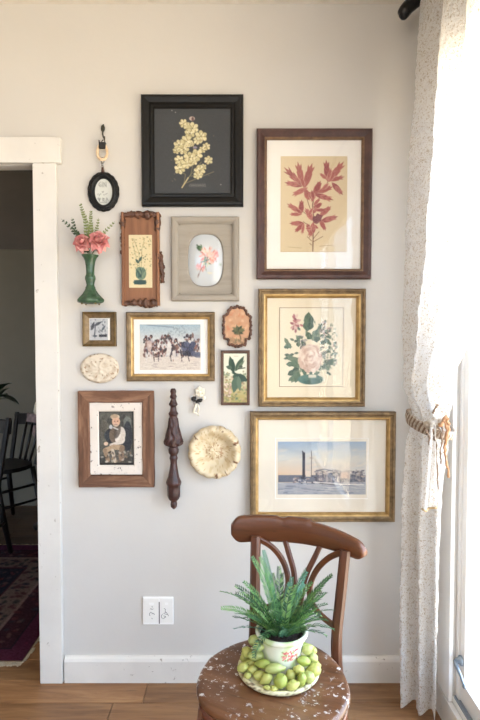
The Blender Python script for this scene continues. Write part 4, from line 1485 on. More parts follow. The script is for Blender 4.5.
for i, v in enumerate((510, 545, 580, 615, 640)):
    c_ = rel(P(163 + 5 * sin(i * 2), v, -.02 + .002 * i), tl)
    lk = [(c_[0] + .005 * cos(q) * (1 if i % 2 else .4), c_[1] + .004 * cos(q) * (0 if i % 2 else 1), c_[2] + .0062 * sin(q)) for q in [2 * PI * j / 12 for j in range(13)]]
    mb.tube(lk, .0013, 6, caps=False)
mb.build('chain', M['steel'], t)
MB().tube([(0, -.012, h / 2 * .95), (0, -.015, h / 2 + .006), (0, -.016, h / 2 + .013)], [.007, .005, .003], 10).build('loop', M['carved'], t)
# ---------------------------------------------------------------- green vase with roses
vz0 = at(91, 305, -.05).z
vx = at(90.8, 280, -.05).x
VY = -.056
s = (2.03 - .056) / 520
def zz(py):
    return at(91, py, VY).z - vz0
G1 = simple('green_glass_glaze', (66, 94, 68), (38, 64, 46), .25, scale=50, bmp=.5, bscale=70)
vt = thing('flower_vase', 'green footed glass vase with a flared foot, fixed to the wall beside the door frame', 'vase', (vx, VY, vz0))
prof = [(.6 * 9, 304), (9.5, 303.4), (12.6, 302.2), (13.2, 300.6), (12.8, 299.2), (10.5, 296.8), (8, 294), (6, 291), (4.9, 288.6), (4.9, 287.6), (4.2, 286.5), (3.8, 284.8), (4.4, 281.8), (5.2, 279), (5.0, 276.6), (4.1, 274.6),
        (4.0, 271), (4.4, 266), (5.2, 261), (6.4, 258), (8.0, 256), (8.3, 255.2), (7.8, 255.3), (5.8, 257.6), (4.4, 261), (3.2, 266), (.01, 267)]
def vmod(th, i, r, h):
    if i < 8:
        a = (th % (PI / 4)) - PI / 8
        return r * (cos(PI / 8) / cos(a)) * 1.04
    return r
MB().lathe([(r * s, zz(p)) for r, p in prof], 48, mod=vmod).build('vase_body', G1, vt)
for k in range(4):
    a = PI / 4 + k * PI / 2
    MB().ell((9.5 * s * cos(a), 9.5 * s * sin(a), .005), (.004, .004, .005), 8, 6).build('foot', M['gold_dark'], vt)
MB().box((-.006, .006, .02), (.006, .055, .03)).build('bracket', M['iron'], vt)

ROSE = [simple('rose_petal_pink', (222, 150, 146), (200, 118, 118), .6, scale=50, bmp=.05), simple('rose_petal_pale', (234, 182, 172), (218, 150, 146), .6, scale=50, bmp=.05)]
LEAFG = [simple('sprig_green', (132, 142, 84), (98, 112, 62), .6, scale=60, bmp=.05), simple('dark_leaf', (52, 74, 46), (36, 56, 36), .5, scale=40, bmp=.05)]
STEM = simple('stem_green', (96, 104, 60), (76, 84, 48), .6, scale=60, bmp=.05)

def petal(mb, c, az, tilt, L, W, curl, mi, R):
    vs, fs = [], []
    n = 5
    for i in range(n):
        t = i / (n - 1)
        for j in range(n):
            u = (j / (n - 1) - .5) * 2
            wd = W * math.sin(PI * (.18 + .72 * t)) * .5
            x = u * wd
            r = L * (.12 + t)
            a = tilt + curl * t * t
            y = r * cos(a) + (u * u) * -.18 * W
            z = r * sin(a) + (u * u) * .22 * W + .04 * L * sin(u * 5 + az * 3) * t
            p = Vector((y * cos(az) - x * sin(az), y * sin(az) + x * cos(az), z))
            vs.append(Vector(c) + R @ p)
    for i in range(n - 1):
        for j in range(n - 1):
            fs.append((i * n + j, i * n + j + 1, (i + 1) * n + j + 1, (i + 1) * n + j))
    mb.add(vs, fs, mi, True)

def rose(name, label, c, Rr, d, stem_pts):
    t = thing(name, label, 'flower', tuple(c), 0, None)
    q = Vector(d).normalized()
    R = q.to_track_quat('Z', 'Y').to_matrix()
    mb = MB()
    rn = random.Random(int(c[0] * 1000))
    for n, tilt, L, curl in ((7, -.25, 1.0, -.5), (7, .15, .95, -.4), (6, .5, .8, -.2), (5, .85, .62, .1), (4, 1.15, .45, .3), (3, 1.35, .32, .4)):
        for k in range(n):
            az = 2 * PI * k / n + tilt * 3 + rn.uniform(-.15, .15)
            petal(mb, (0, 0, 0), az, tilt + rn.uniform(-.1, .1), Rr * L * rn.uniform(.92, 1.05), Rr * (.95 if L > .6 else .7), curl, rn.randint(0, 1), R)
    mb.build('blossom', ROSE, t)
    MB().tube([Vector(p) - Vector(c) for p in stem_pts], .0022, 6).build('stem', STEM, t)
    return t
mouth = Vector((vx, VY, vz0 + zz(257)))
deep = Vector((vx, VY, vz0 + zz(265)))
r1 = at(82, 243, -.075); r2 = at(99, 241, -.08)
for nm, c, lab, Rr in (('pink_rose', r1, 'pink rose on the left in the green vase', .039), ('pink_rose', r2, 'larger pink rose on the right in the green vase', .045)):
    tt = rose(nm, lab, c, Rr, ((c.x - vx) * 4, -1, .45), [c + Vector((0, .008, -.004)), (c + mouth) / 2 + Vector((0, .006, 0)), mouth, deep])
    tt['group'] = 'roses in the green vase'
    for k in range(3):
        a = -.5 + k * .5
        mb = MB()
        petal(mb, (0, 0, 0), PI / 2 + 0 * a, 0.0, .026, .016, -.4, 0, Matrix.Rotation(a, 3, 'Y') @ Matrix.Rotation(-PI / 2 - .6, 3, 'X'))
        mb.v = [(x + (mouth.x - c.x) * .4 + (k - 1) * .012, y + .012, z - .020) for x, y, z in mb.v]
        mb.build('leaf', LEAFG[1], tt)

def sprig(label, pts, n, ll, mat=0):
    n = int(n * .62)
    base = pts[0]
    t = thing('fern_sprig', label, 'foliage sprig', tuple(deep), 0, 'green sprigs in the green vase')
    P_ = [deep] + [Vector(p) for p in pts]
    P_ = [p - deep for p in P_]
    # smooth
    Q = []
    for i in range(len(P_) - 1):
        for k in range(6):
            Q.append(P_[i].lerp(P_[i + 1], k / 6))
    Q.append(P_[-1])
    for _ in range(3):
        Q = [Q[0]] + [(Q[i - 1] + Q[i] * 2 + Q[i + 1]) / 4 for i in range(1, len(Q) - 1)] + [Q[-1]]
    MB().tube(Q, [.0014 - .0008 * i / len(Q) for i in range(len(Q))], 5).build('stem', STEM, t)
    mb = MB()
    rn = random.Random(n + int(ll * 1e4))
    m0 = int(len(Q) * .42)
    for k in range(n):
        f = m0 + (len(Q) - 1 - m0) * k / n
        i = int(f)
        p = Q[i].lerp(Q[min(i + 1, len(Q) - 1)], f - i)
        d = (Q[min(i + 1, len(Q) - 1)] - Q[max(i - 1, 0)]).normalized()
        for s_ in (-1, 1):
            sd = Vector((d.z, 0, -d.x)) * s_
            v = (sd * .8 + d * .7 + Vector((0, rn.uniform(-.6, .3), 0))).normalized()
            L = 1.45 * ll * (1 - .55 * k / n) * rn.uniform(.8, 1.15)
            wv = v.cross(Vector((0, 1, 0)))
            wv = (wv.normalized() + Vector((0, rn.uniform(-.5, .5), 0))) * L * .34
            mb.add([p, p + v * L * .45 + wv, p + v * L, p + v * L * .45 - wv], [(0, 1, 2, 3)], 0)
    mb.build('leaves', LEAFG[mat], t)
A = lambda u, v, y=-.06: at(55 + u / 6.55, 200 + v / 6.55, y)
mo = mouth
for lab, pts, n, ll in (
        ('tallest green sprig leaning slightly left above the roses', [mo, A(212, 270), A(200, 130), A(165, 22, -.05)], 26, .013),
        ('upright green sprig between the two roses', [mo, A(232, 250), A(236, 150), A(235, 68)], 22, .013),
        ('short green sprig above the right rose', [mo, A(262, 250), A(275, 190), A(285, 118)], 15, .011),
        ('green sprig reaching right past the right rose', [mo, A(290, 260), A(335, 200), A(392, 140, -.05)], 16, .011),
        ('dark green sprig reaching furthest left towards the door frame', [mo, A(170, 260), A(120, 195), A(38, 122, -.05)], 17, .012),
        ('short dark green sprig at the upper left of the left rose', [mo, A(165, 255), A(130, 190), A(110, 115)], 15, .012)):
    sprig(lab, pts, n, ll, 1 if 'dark' in lab else 0)

# ---------------------------------------------------------------- wooden chair
TH = math.radians(23)
CX, CY = .095, -.655
ch = thing('wooden_chair', 'worn brown wooden side chair with pale paint flecks, standing before the picture wall', 'chair', (CX, CY, 0), -TH)
def seat_out(g, n=72):
    o = []
    for k in range(n):
        th = 2 * PI * k / n
        c, s_ = cos(th), sin(th)
        e_ = 2.9 if s_ < 0 else 2.25
        q = (abs(c) ** e_ + abs(s_) ** e_) ** (-1 / e_)
        x, y = q * c, q * s_
        x *= 1 - .20 * max(0, y) - .03 * max(0, -y)
        o.append((x * .203 * g, y * .19 * g + .004))
    return o
vs, fs = [], []
rings = [(.93, .418), (.985, .421), (1.0, .430), (1.0, .440), (.985, .4475), (.95, .450), (.88, .4495), (.78, .448), (.6, .4475), (.4, .447), (.2, .447), (.02, .447)]
for g, z in rings:
    for x, y in seat_out(g):
        vs.append((x, y, z))
n = 72
for r in range(len(rings) - 1):
    for k in range(n):
        fs.append((r * n + k, r * n + (k + 1) % n, (r + 1) * n + (k + 1) % n, (r + 1) * n + k))
fs.append(tuple(range(n - 1, -1, -1)))
fs.append(tuple((len(rings) - 1) * n + k for k in range(n)))
MB().add(vs, fs, 0, True).build('seat', M['seat'], ch)
o1, o2 = seat_out(.97), seat_out(.90)
mb = MB()
vs = [(x, y, z) for z, o in ((.4175, o1), (.372, o1), (.372, o2), (.4175, o2)) for x, y in o]
fs = [(r * n + k, r * n + (k + 1) % n, ((r + 1) % 4) * n + (k + 1) % n, ((r + 1) % 4) * n + k) for r in range(4) for k in range(n)]
mb.add(vs, fs, 0, True).build('seat_apron', M['seat_edge'], ch)

def yb_(x, z):
    t = (z - .45) / .27
    return .172 + .05 * t + .045 * max(0, 1 - (x / .135) ** 2) * max(t, 0)
for sx in (-1, 1):
    pts = [(sx * .165, .208, .0), (sx * .148, .180, .22), (sx * .130, .172, .42), (sx * .128, .176, .50), (sx * .135, .196, .60), (sx * .143, .222, .735)]
    Q = []
    for i in range(len(pts) - 1):
        for k in range(4):
            Q.append(Vector(pts[i]).lerp(Vector(pts[i + 1]), k / 4))
    Q.append(Vector(pts[-1]))
    for _ in range(2):
        Q = [Q[0]] + [(Q[i - 1] + Q[i] * 2 + Q[i + 1]) / 4 for i in range(1, len(Q) - 1)] + [Q[-1]]
    MB().bar(Q, .031, .024, (0, 1, 0), bev=.3).build('rear_post', M['chair_v'], ch)
    MB().tube([(sx * .148, -.125, .40), (sx * .158, -.14, .25), (sx * .175, -.165, 0.0)], [.019, .018, .013], 14).build('front_leg', M['chair_v'], ch)
ringp = [(.142 * cos(2 * PI * k / 40), .005 + .142 * sin(2 * PI * k / 40), .24) for k in range(41)]
MB().tube(ringp, .009, 8, caps=False).build('leg_ring', M['chair_v'], ch)

# crest rail with its worn upper edge
vs, fs = [], []
NS = 64
def crest(sv):
    x = .202 * sv if sv > 0 else .225 * sv
    y = .268 - .055 * sv * sv
    zt = .797
    if sv > .1:
        zt = .797 - .008 * min(1, (sv - .1) / .05) - .024 * ((sv - .1) / .9) ** 1.6
    if -.38 < sv < -.22:
        zt -= .006 * sin((sv + .38) / .16 * PI)
    if sv < -.3:
        zt -= .008 * ((-sv - .3) / .7) ** 2
    zb = .712 + .002 * (sv > 0) * sv - .006 * (sv < 0) * (-sv) + .006 * (1 - sv * sv)
    e = 1 - max(0, (abs(sv) - .86) / .14) ** 2
    e = math.sqrt(max(e, .12))
    m_ = (zt + zb) / 2
    hh = (zt - zb) / 2 * e
    return x, y, m_ - hh, m_ + hh
for i in range(NS + 1):
    sv = -1 + 2 * i / NS
    x, y, z0, z1 = crest(sv)
    t = .0125
    tx = -.055 * 2 * sv / .21
    nx, ny = -tx / math.hypot(tx, 1), 1 / math.hypot(tx, 1)
    b_ = .007
    for (o, z) in ((-t + .004, z0), (-t, z0 + b_), (-t - .001, (z0 + z1) / 2), (-t, z1 - b_), (-t + .005, z1), (t - .005, z1), (t, z1 - b_), (t, z0 + b_), (t - .004, z0)):
        vs.append((x + nx * o, y + ny * o, z))
K = 9
for i in range(NS):
    for k in range(K):
        fs.append((i * K + k, i * K + (k + 1) % K, (i + 1) * K + (k + 1) % K, (i + 1) * K + k))
fs += [tuple(range(K)), tuple(NS * K + k for k in range(K))]
MB().add(vs, fs, 0, True).build('crest_rail', M['chair'], ch)
for sx in (-1, 1):
    def sm(pts):
        Q = []
        for i in range(len(pts) - 1):
            for k in range(6):
                q = Vector(pts[i]).lerp(Vector(pts[i + 1]), k / 6)
                Q.append(q)
        Q.append(Vector(pts[-1]))
        for _ in range(8):
            Q = [Q[0]] + [(Q[i - 1] + Q[i] * 2 + Q[i + 1]) / 4 for i in range(1, len(Q) - 1)] + [Q[-1]]
        return [(q[0], yb_(q[0], q[1]), q[1]) for q in Q]
    outer = [(sx * .132, .725), (sx * .09, .70), (sx * .05, .655), (sx * .030, .60), (sx * .045, .555), (sx * .085, .53), (sx * .128, .515)]
    MB().bar(sm([Vector((a, b_, 0)) for a, b_ in outer]), .018, .012, (0, 1, 0)).build('curved_splat', M['chair'], ch)
    inner = [(sx * .060, .728), (sx * .040, .68), (sx * .016, .63), (sx * .008, .55), (sx * .012, .447)]
    MB().bar(sm([Vector((a, b_, 0)) for a, b_ in inner]), .017, .012, (0, 1, 0)).build('curved_splat', M['chair_v'], ch)

# ---------------------------------------------------------------- plate, pot, fern
PX_, PY_ = .106, -.632
SZ_ = .4502
pl = thing('round_plate', 'cream glazed round plate with a speckled rim on the chair seat', 'plate', (PX_, PY_, SZ_))
def pcol(th, i, r, h):
    nse = mnoise.noise(Vector((cos(th) * r * 130, sin(th) * r * 130, h * 200)))
    c = (214, 206, 172)
    if nse > .1:
        c = (198, 192, 150)
    if r > .100 and mnoise.noise(Vector((cos(th) * 16, sin(th) * 16, h * 260))) > .16:
        c = (124, 104, 78)
    return lin(c)
MB().lathe([(.01, .0), (.098, 0), (.107, .002), (.112, .007), (.1125, .012), (.110, .0155), (.105, .0158), (.101, .0135), (.096, .012), (.06, .0115), (.002, .0115)], 96, col=pcol).build('plate_body', M['paint_satin'], pl)
PLZ = SZ_ + .012

POX, POY = .1145, -.628
pf = thing('potted_fern', 'green fern in a white pot with a small pink floral motif, standing on the plate', 'potted plant', (POX, POY, PLZ + .0006))
fx = [(random.Random(k).uniform(-.42, .42), random.Random(k + 50).uniform(-.015, .015)) for k in range(54)]
def potcol(th, i, r, h):
    d = (th + math.radians(70) + PI) % (2 * PI) - PI
    c = (222, 224, 208)
    g = mnoise.noise(Vector((cos(th) * 2, sin(th) * 2, h * 22)))
    if g > 0:
        k = min(1, g * 2.2)
        c = tuple(c[j] * (1 - k) + (188, 204, 150)[j] * k for j in range(3))
    if abs(d) < .52 and abs(h - .060) < .024:
        for q, (a, b_) in enumerate(fx):
            if ((d - a) * .058) ** 2 + (h - .060 - b_) ** 2 < (.0026 if q % 3 else .0034) ** 2:
                c = [(206, 104, 110), (222, 140, 140), (196, 84, 96), (150, 170, 120)][q % 4]
    if h > .094 and mnoise.noise(Vector((cos(th) * 6, sin(th) * 6, 1))) > .5:
        c = (168, 160, 130)
    return lin(c)
prof = [(.004, 0), (.044, 0), (.0465, .003)]
for k in range(1, 44):
    t = k / 44
    prof.append((.0465 + .0165 * t ** .9, .003 + .085 * t))
prof += [(.0655, .0885), (.070, .0905), (.0722, .095), (.0718, .100), (.069, .1035), (.0655, .104), (.0625, .1015), (.0605, .096), (.059, .085), (.02, .083), (.001, .083)]
MB().lathe(prof, 160, col=potcol).build('pot', M['paint_gloss'], pf)
mb = MB()
mb.lathe([(.0605, .086), (.05, .090), (.03, .093), (.01, .094), (.0, .094)], 40, mod=lambda th, i, r, h: (r, h + .002 * mnoise.noise(Vector((cos(th) * r * 300, sin(th) * r * 300, 1)))), capped=False)
rn = random.Random(6)
for k in range(120):
    a, q = rn.uniform(0, 2 * PI), .056 * math.sqrt(rn.random())
    mb.ell((q * cos(a), q * sin(a), .093 + rn.uniform(-.002, .002)), (.0026, .0024, .002), 6, 4)
mb.build('soil', simple('potting_soil', (66, 52, 48), (34, 26, 26), .95, scale=200, bmp=.6), pf)
FR = [simple('fern_green', (74, 122, 70), (46, 92, 50), .5, scale=60, bmp=0), simple('fern_light_green', (112, 152, 84), (78, 124, 62), .5, scale=60, bmp=0),
      simple('fern_blue_green', (84, 134, 108), (56, 106, 84), .5, scale=60, bmp=0), simple('fern_dark_green', (44, 84, 50), (30, 62, 38), .5, scale=60, bmp=0), simple('fern_fresh_green', (134, 168, 98), (98, 140, 76), .5, scale=60, bmp=0)]
def frond(az, elev, L, droop, mat, base=(0, 0), seed=0):
    rn = random.Random(seed)
    pts = []
    p = Vector((base[0], base[1], .090))
    e = elev
    n = 26
    for i in range(n + 1):
        pts.append(p.copy())
        d = Vector((cos(az) * cos(e), sin(az) * cos(e), sin(e)))
        p = p + d * L / n
        e -= droop / n * (.4 + 1.2 * i / n)
        az += rn.uniform(-.02, .02)
    mb = MB()
    mb.tube(pts, [.0014 - .0009 * i / n for i in range(n + 1)], 5)
    roll = rn.uniform(-.7, .7)
    m0 = .14 * L
    s_ = m0
    while s_ < L * .985:
        f = s_ / L * n
        i = min(int(f), n - 1)
        q = pts[i].lerp(pts[i + 1], f - i)
        d = (pts[i + 1] - pts[i]).normalized()
        u = s_ / L
        side0 = d.cross(Vector((0, 0, 1)))
        if side0.length < .05:
            side0 = Vector((-sin(az), cos(az), 0))
        side0.normalize()
        side0 = Matrix.Rotation(roll, 3, d) @ side0
        upv = side0.cross(d)
        pl_ = .0160 * math.sin(PI * min(1, (u + .10) * .87)) ** .6 + .0025
        for sg in (-1, 1):
            v = (side0 * sg * .72 + d * .80 + upv * rn.uniform(.0, .5)).normalized()
            wv = v.cross(upv).normalized()
            wd = .0021
            mid = upv * -.12 * pl_
            mb.add([q - wv * wd * .3, q + v * pl_ * .45 + wv * wd, q + v * pl_ + mid, q + v * pl_ * .45 - wv * wd], [(0, 1, 2, 3)], 1 if rn.random() < .4 else 0)
        s_ += .0062
    return mb.build('frond', [FR[mat], FR[(mat * 2 + 3) % 5]], pf)
rn = random.Random(21)
specs = []
for k in range(22):       # upright middle
    specs.append((k * 2.4 + .3, rn.uniform(.95, 1.45), rn.uniform(.14, .22), rn.uniform(.2, .9)))
for k in range(26):       # arching middle ring
    specs.append((2 * PI * k / 26 + rn.uniform(-.1, .1), rn.uniform(.7, 1.05), rn.uniform(.125, .175), rn.uniform(.4, 1.1)))
for k in range(18):       # low ring
    specs.append((2 * PI * k / 18 + .2 + rn.uniform(-.1, .1), rn.uniform(.40, .70), rn.uniform(.105, .135), rn.uniform(.5, 1.1)))
specs += [(-2.25, .75, .125, 2.3), (-1.2, .95, .09, .6), (-1.75, 1.0, .09, .4)]
for i, (a, e, L, dr) in enumerate(specs):
    front = -sin(a)
    if front > .45 and i < 66:
        if e < .72:
            L *= .72
            e += .42
        dr *= .5
    frond(a, e, L, dr, rn.choice([0, 0, 1, 2, 0, 1, 3, 4]), (cos(a) * .022, sin(a) * .022), i)

# ---------------------------------------------------------------- the little green fruit on the plate
FRU = [simple('fruit_green', (158, 168, 80), (130, 144, 60), .38, scale=30, bmp=.08), simple('fruit_yellow_green', (186, 186, 106), (158, 162, 82), .38, scale=30, bmp=.08),
       simple('fruit_pale_green', (178, 184, 116), (150, 160, 88), .4, scale=30, bmp=.08)]
TIP = simple('fruit_tip', (120, 112, 62), (92, 84, 48), .7, scale=60)
# seen place in a 4.364x view from (225,550), half sizes, height above plate, what singles it out
fl = [
 (137, 403, 25, 24, .072, 'round green fruit topmost of the pile, against the left side of the pot'),
 (180, 431, 24, 20, .058, 'green fruit leaning on the pot just below the topmost fruit'),
 (163, 460, 33, 24, .045, 'yellow green fruit in the middle of the stack left of the pot'),
 (100, 458, 25, 24, .034, 'green fruit highest at the far left of the plate'),
 (193, 489, 33, 20, .034, 'long yellow green fruit lying against the lower left of the pot'),
 (86, 508, 25, 22, .018, 'green fruit at the left edge of the plate'),
 (124, 492, 26, 21, .026, 'green fruit inside the left part of the pile'),
 (133, 524, 24, 19, .016, 'green fruit in the lower left of the pile beside the smallest one'),
 (222, 520, 42, 22, .026, 'longest yellow green fruit lying in front of the pot'),
 (150, 544, 30, 20, .013, 'oval green fruit at the lower left of the plate'),
 (104, 545, 16, 15, .009, 'smallest green fruit near the left rim of the plate'),
 (172, 566, 28, 22, .012, 'green fruit at the front left of the plate'),
 (243, 565, 30, 32, .017, 'largest round green fruit at the front of the pile'),
 (222, 599, 15, 13, .008, 'tiny green fruit at the front rim below the largest round one'),
 (292, 547, 25, 26, .017, 'round green fruit right of the largest one at the front'),
 (284, 593, 31, 22, .012, 'oval green fruit at the very front of the plate'),
 (331, 577, 21, 30, .012, 'upright pointed green fruit at the front right of the plate'),
 (322, 545, 22, 20, .022, 'green fruit tucked behind the upright pointed one'),
 (350, 452, 25, 22, .050, 'green fruit highest on the right of the pot'),
 (373, 470, 27, 22, .038, 'green fruit on the upper right of the pile'),
 (338, 488, 32, 22, .034, 'oval green fruit against the right side of the pot'),
 (330, 515, 26, 20, .024, 'green fruit at the lower right of the pot'),
 (374, 516, 32, 28, .022, 'big green fruit in the right part of the pile'),
 (366, 562, 26, 26, .013, 'green fruit at the front right rim of the plate'),
 (401, 506, 20, 18, .014, 'green fruit furthest right on the plate'),
 (381, 438, 20, 17, .036, 'green fruit at the back of the right side of the pile'),
 (350, 422, 24, 17, .046, 'green fruit behind the pile right of the pot'),
 (183, 597, 17, 12, .007, 'small flat green fruit at the front left rim of the plate'),
 (84, 470, 20, 18, .016, 'green fruit half hidden at the back left of the plate'),
]
fr_ = []
for (u, v, ru, rv, hz, lab) in fl:
    p = atz(225 + u / 4.364, 550 + v / 4.364, PLZ + hz)
    k = (p.y + 2.03) / 520 / 4.364 * 1.0
    fr_.append([Vector(p), ru * k, rv * k, lab, u])
def potr(z):
    h = z - PLZ
    return .0465 + .0165 * min(max((h) / .088, 0), 1) + (.008 if h > .088 else 0)
for it in range(160):
    for i in range(len(fr_)):
        a = fr_[i]
        ra_ = (a[1] + a[2]) / 2
        for j in range(i + 1, len(fr_)):
            b_ = fr_[j]
            rb_ = (b_[1] + b_[2]) / 2
            d = b_[0] - a[0]
            mn_ = (ra_ + rb_) * .95
            if d.length < mn_ and d.length > 1e-6:
                q = d.normalized() * (mn_ - d.length) * .4
                a[0] -= q
                b_[0] += q
        c = Vector((a[0].x - POX, a[0].y - POY, 0))
        rr_ = potr(a[0].z) + ra_ * .98
        if c.length < rr_:
            c = c.normalized() * (rr_ - c.length)
            a[0] += c
        c = Vector((a[0].x - PX_, a[0].y - PY_, 0))
        lim = .106 - ra_ * .3
        if c.length > lim:
            a[0] -= c.normalized() * (c.length - lim)
        a[0].z = max(a[0].z, PLZ + a[2] * .97)
for i, (p, ru, rv, lab, u) in enumerate(fr_):
    rn = random.Random(i + 3)
    t = thing('green_fruit', lab, 'fruit', tuple(p), 0, 'green fruit piled on the plate')
    ang = rn.uniform(-.5, .5)
    R = Matrix.Rotation(rn.uniform(-.3, .3), 3, 'Z') @ Matrix.Rotation(ang, 3, 'Y')
    if ru >= rv:
        r = (ru, rv * .97, rv)
    else:
        r = (ru, ru * .97, rv)
    mb = MB()
    mb.ell((0, 0, 0), r, 20, 14, rot=R, lump=.16, seed=i)
    # drawn-out tip
    ax_ = 0 if ru >= rv else 2
    sgn = rn.choice((-1, 1)) if ax_ == 0 else -1
    for q in range(len(mb.v)):
        v = R.inverted() @ Vector(mb.v[q])
        f = v[ax_] * sgn / r[ax_]
        if f > .75:
            v[ax_] *= 1 + (f - .75) * .9
        mb.v[q] = tuple(R @ v)
    mb.build('fruit_body', FRU[rn.choice([0, 1, 1, 2])], t)
    tp = Vector((0, 0, 0))
    tp[ax_] = -sgn * r[ax_] * .97
    mb = MB()
    mb.ell(R @ tp, (.0018, .0018, .0018), 6, 5)
    mb.build('stem_end', TIP, t)
# ---------------------------------------------------------------- curtain
m = bpy.data.materials.new('speckled_curtain_cloth')
m.use_nodes = True
nt = m.node_tree
b = nt.nodes['Principled BSDF']
v = coords(nt)
vor = noise_tex(nt, v, 150, 4, .7)
vor2 = noise_tex(nt, v, 260, 2, .6)
col = mixc(nt, thresh(nt, vor, .54, .66), (249, 247, 245), (200, 184, 164))
col = mixc(nt, thresh(nt, vor2, .60, .68), col, (204, 188, 168))
nt.links.new(col, b.inputs['Base Color'])
b.inputs['Roughness'].default_value = .9
b.inputs['Specular IOR Level'].default_value = .1
bump(nt, b, noise_tex(nt, v, 85, 5, .7), 1.0, .012)
tl_ = N(nt, 'ShaderNodeBsdfTranslucent')
nt.links.new(col, tl_.inputs['Color'])
ms = N(nt, 'ShaderNodeMixShader')
ms.inputs[0].default_value = .45
nt.links.new(b.outputs[0], ms.inputs[1])
nt.links.new(tl_.outputs[0], ms.inputs[2])
nt.links.new(ms.outputs[0], nt.nodes['Material Output'].inputs[0])
CLOTH = m

ZT, ZB = CEIL - .06, .028
KZ = [  # z, S(x,y), E(x,y), amplitude
    (ZT, (.655, -.140), (.655, -.88), .020),
    (2.30, (.645, -.140), (.655, -.80), .026),
    (2.00, (.632, -.142), (.660, -.85), .030),
    (1.70, (.618, -.15), (.660, -.76), .032),
    (1.42, (.612, -.16), (.655, -.60), .032),
    (1.22, (.606, -.18), (.668, -.42), .026),
    (1.09, (.616, -.215), (.672, -.335), .014),
    (0.98, (.600, -.20), (.676, -.335), .018),
    (0.75, (.598, -.18), (.684, -.31), .022),
    (0.40, (.600, -.165), (.690, -.285), .022),
    (ZB, (.603, -.155), (.698, -.25), .022)]
def key(z):
    for i in range(len(KZ) - 1):
        if KZ[i][0] >= z >= KZ[i + 1][0]:
            f = (KZ[i][0] - z) / (KZ[i][0] - KZ[i + 1][0])
            f = f * f * (3 - 2 * f)
            l = lambda a, b_: a * (1 - f) + b_ * f
            return (l(KZ[i][1][0], KZ[i + 1][1][0]), l(KZ[i][1][1], KZ[i + 1][1][1])), (l(KZ[i][2][0], KZ[i + 1][2][0]), l(KZ[i][2][1], KZ[i + 1][2][1])), l(KZ[i][3], KZ[i + 1][3])
    return KZ[-1][1], KZ[-1][2], KZ[-1][3]
NU, NV = 200, 420
vs, fs = [], []
for j in range(NV + 1):
    z = ZT + (ZB - ZT) * j / NV
    (sx, sy), (ex, ey), am = key(z)
    L = math.hypot(ex - sx, ey - sy)
    nx, ny = -(ey - sy) / L, (ex - sx) / L          # towards the wall side
    for i in range(NU + 1):
        u = i / NU
        ph = 2 * PI * (2.1 + 1.2 * min(1, max(0, (z - .9) / .5))) * u ** 1.1 + .5 * sin(z * 1.3) - 1.9
        w = sin(ph) + .22 * sin(2 * ph + z * 2.2) + .3 * mnoise.noise(Vector((u * 6, z * 2.2, 2))) + .12 * mnoise.noise(Vector((u * 22, z * 14, 5)))
        x = sx + (ex - sx) * u - abs(nx) * 0 + nx * am * w
        y = sy + (ey - sy) * u + ny * am * w
        bulge = .018 * math.exp(-((z - 1.2) / .10) ** 2) - .004 * math.exp(-((z - 1.07) / .05) ** 2)
        x -= bulge * sin(PI * u)
        cr = mnoise.noise(Vector((u * L * 48, z * 34, 9))) * .006 + mnoise.noise(Vector((u * L * 110, z * 80, 4))) * .003
        x += nx * cr
        y += ny * cr
        x = min(x, WX - .025)
        zz_ = z + (.012 * sin(ph) if j == NV else 0)
        vs.append((x, y, max(zz_, .012)))
for j in range(NV):
    for i in range(NU):
        k = j * (NU + 1) + i
        fs.append((k, k + 1, k + NU + 2, k + NU + 1))
cur = thing('window_curtain', 'long white curtain with small brown speckles, tied back beside the bright window', 'curtain', (.62, -.2, 0))
cm = MB().add([(x - .62, y + .2, z) for x, y, z in vs], fs, 0, True)
co = cm.build('curtain_panel', CLOTH, cur)
# heading tape hooks
for k in range(6):
    y = -.13 - k * .13
    MB().tube([(.030 + .006 * cos(a), y + .2 , ZT + .004 + .012 * sin(a)) for a in [2 * PI * q / 12 for q in range(13)]], .0018, 6, caps=False).build('curtain_ring', M['iron'], cur)

rod = thing('curtain_rod', 'black curtain rod with a curled end above the curtain', 'curtain rod', (.655, -.2, ZT + .022))
mb = MB()
mb.tube([(0, .07, 0), (0, -1.8, 0)], .0125, 14)
mb.build('pole', M['iron'], rod)
L0 = Vector((.655, -.2, ZT + .022))
q = [Vector((.655, -.13, ZT + .022)), at(430, -7, -.125), at(419, -1, -.13), at(410, 5, -.13), at(404.5, 11, -.13), at(404, 16, -.13), ]
Q = []
for i in range(len(q) - 1):
    for k in range(5):
        Q.append(q[i].lerp(q[i + 1], k / 5))
Q.append(q[-1])
for _ in range(4):
    Q = [Q[0]] + [(Q[i - 1] + Q[i] * 2 + Q[i + 1]) / 4 for i in range(1, len(Q) - 1)] + [Q[-1]]
mb = MB().tube([p - L0 for p in Q], [.015 + .009 * min(1, i / 14) - (.006 if i > len(Q) - 4 else 0) for i in range(len(Q))], 14)
mb.ell(Q[-1] - L0, (.015, .015, .013), 12, 8)
mb.build('finial', M['iron'], rod)
mb = MB().box((.0, -.02, -.006), (WX - .655, -.005, .006)).box((WX - .655 - .008, -.03, -.03), (WX - .655, .01, .03), 0, .002)
mb.build('bracket', M['iron'], rod)

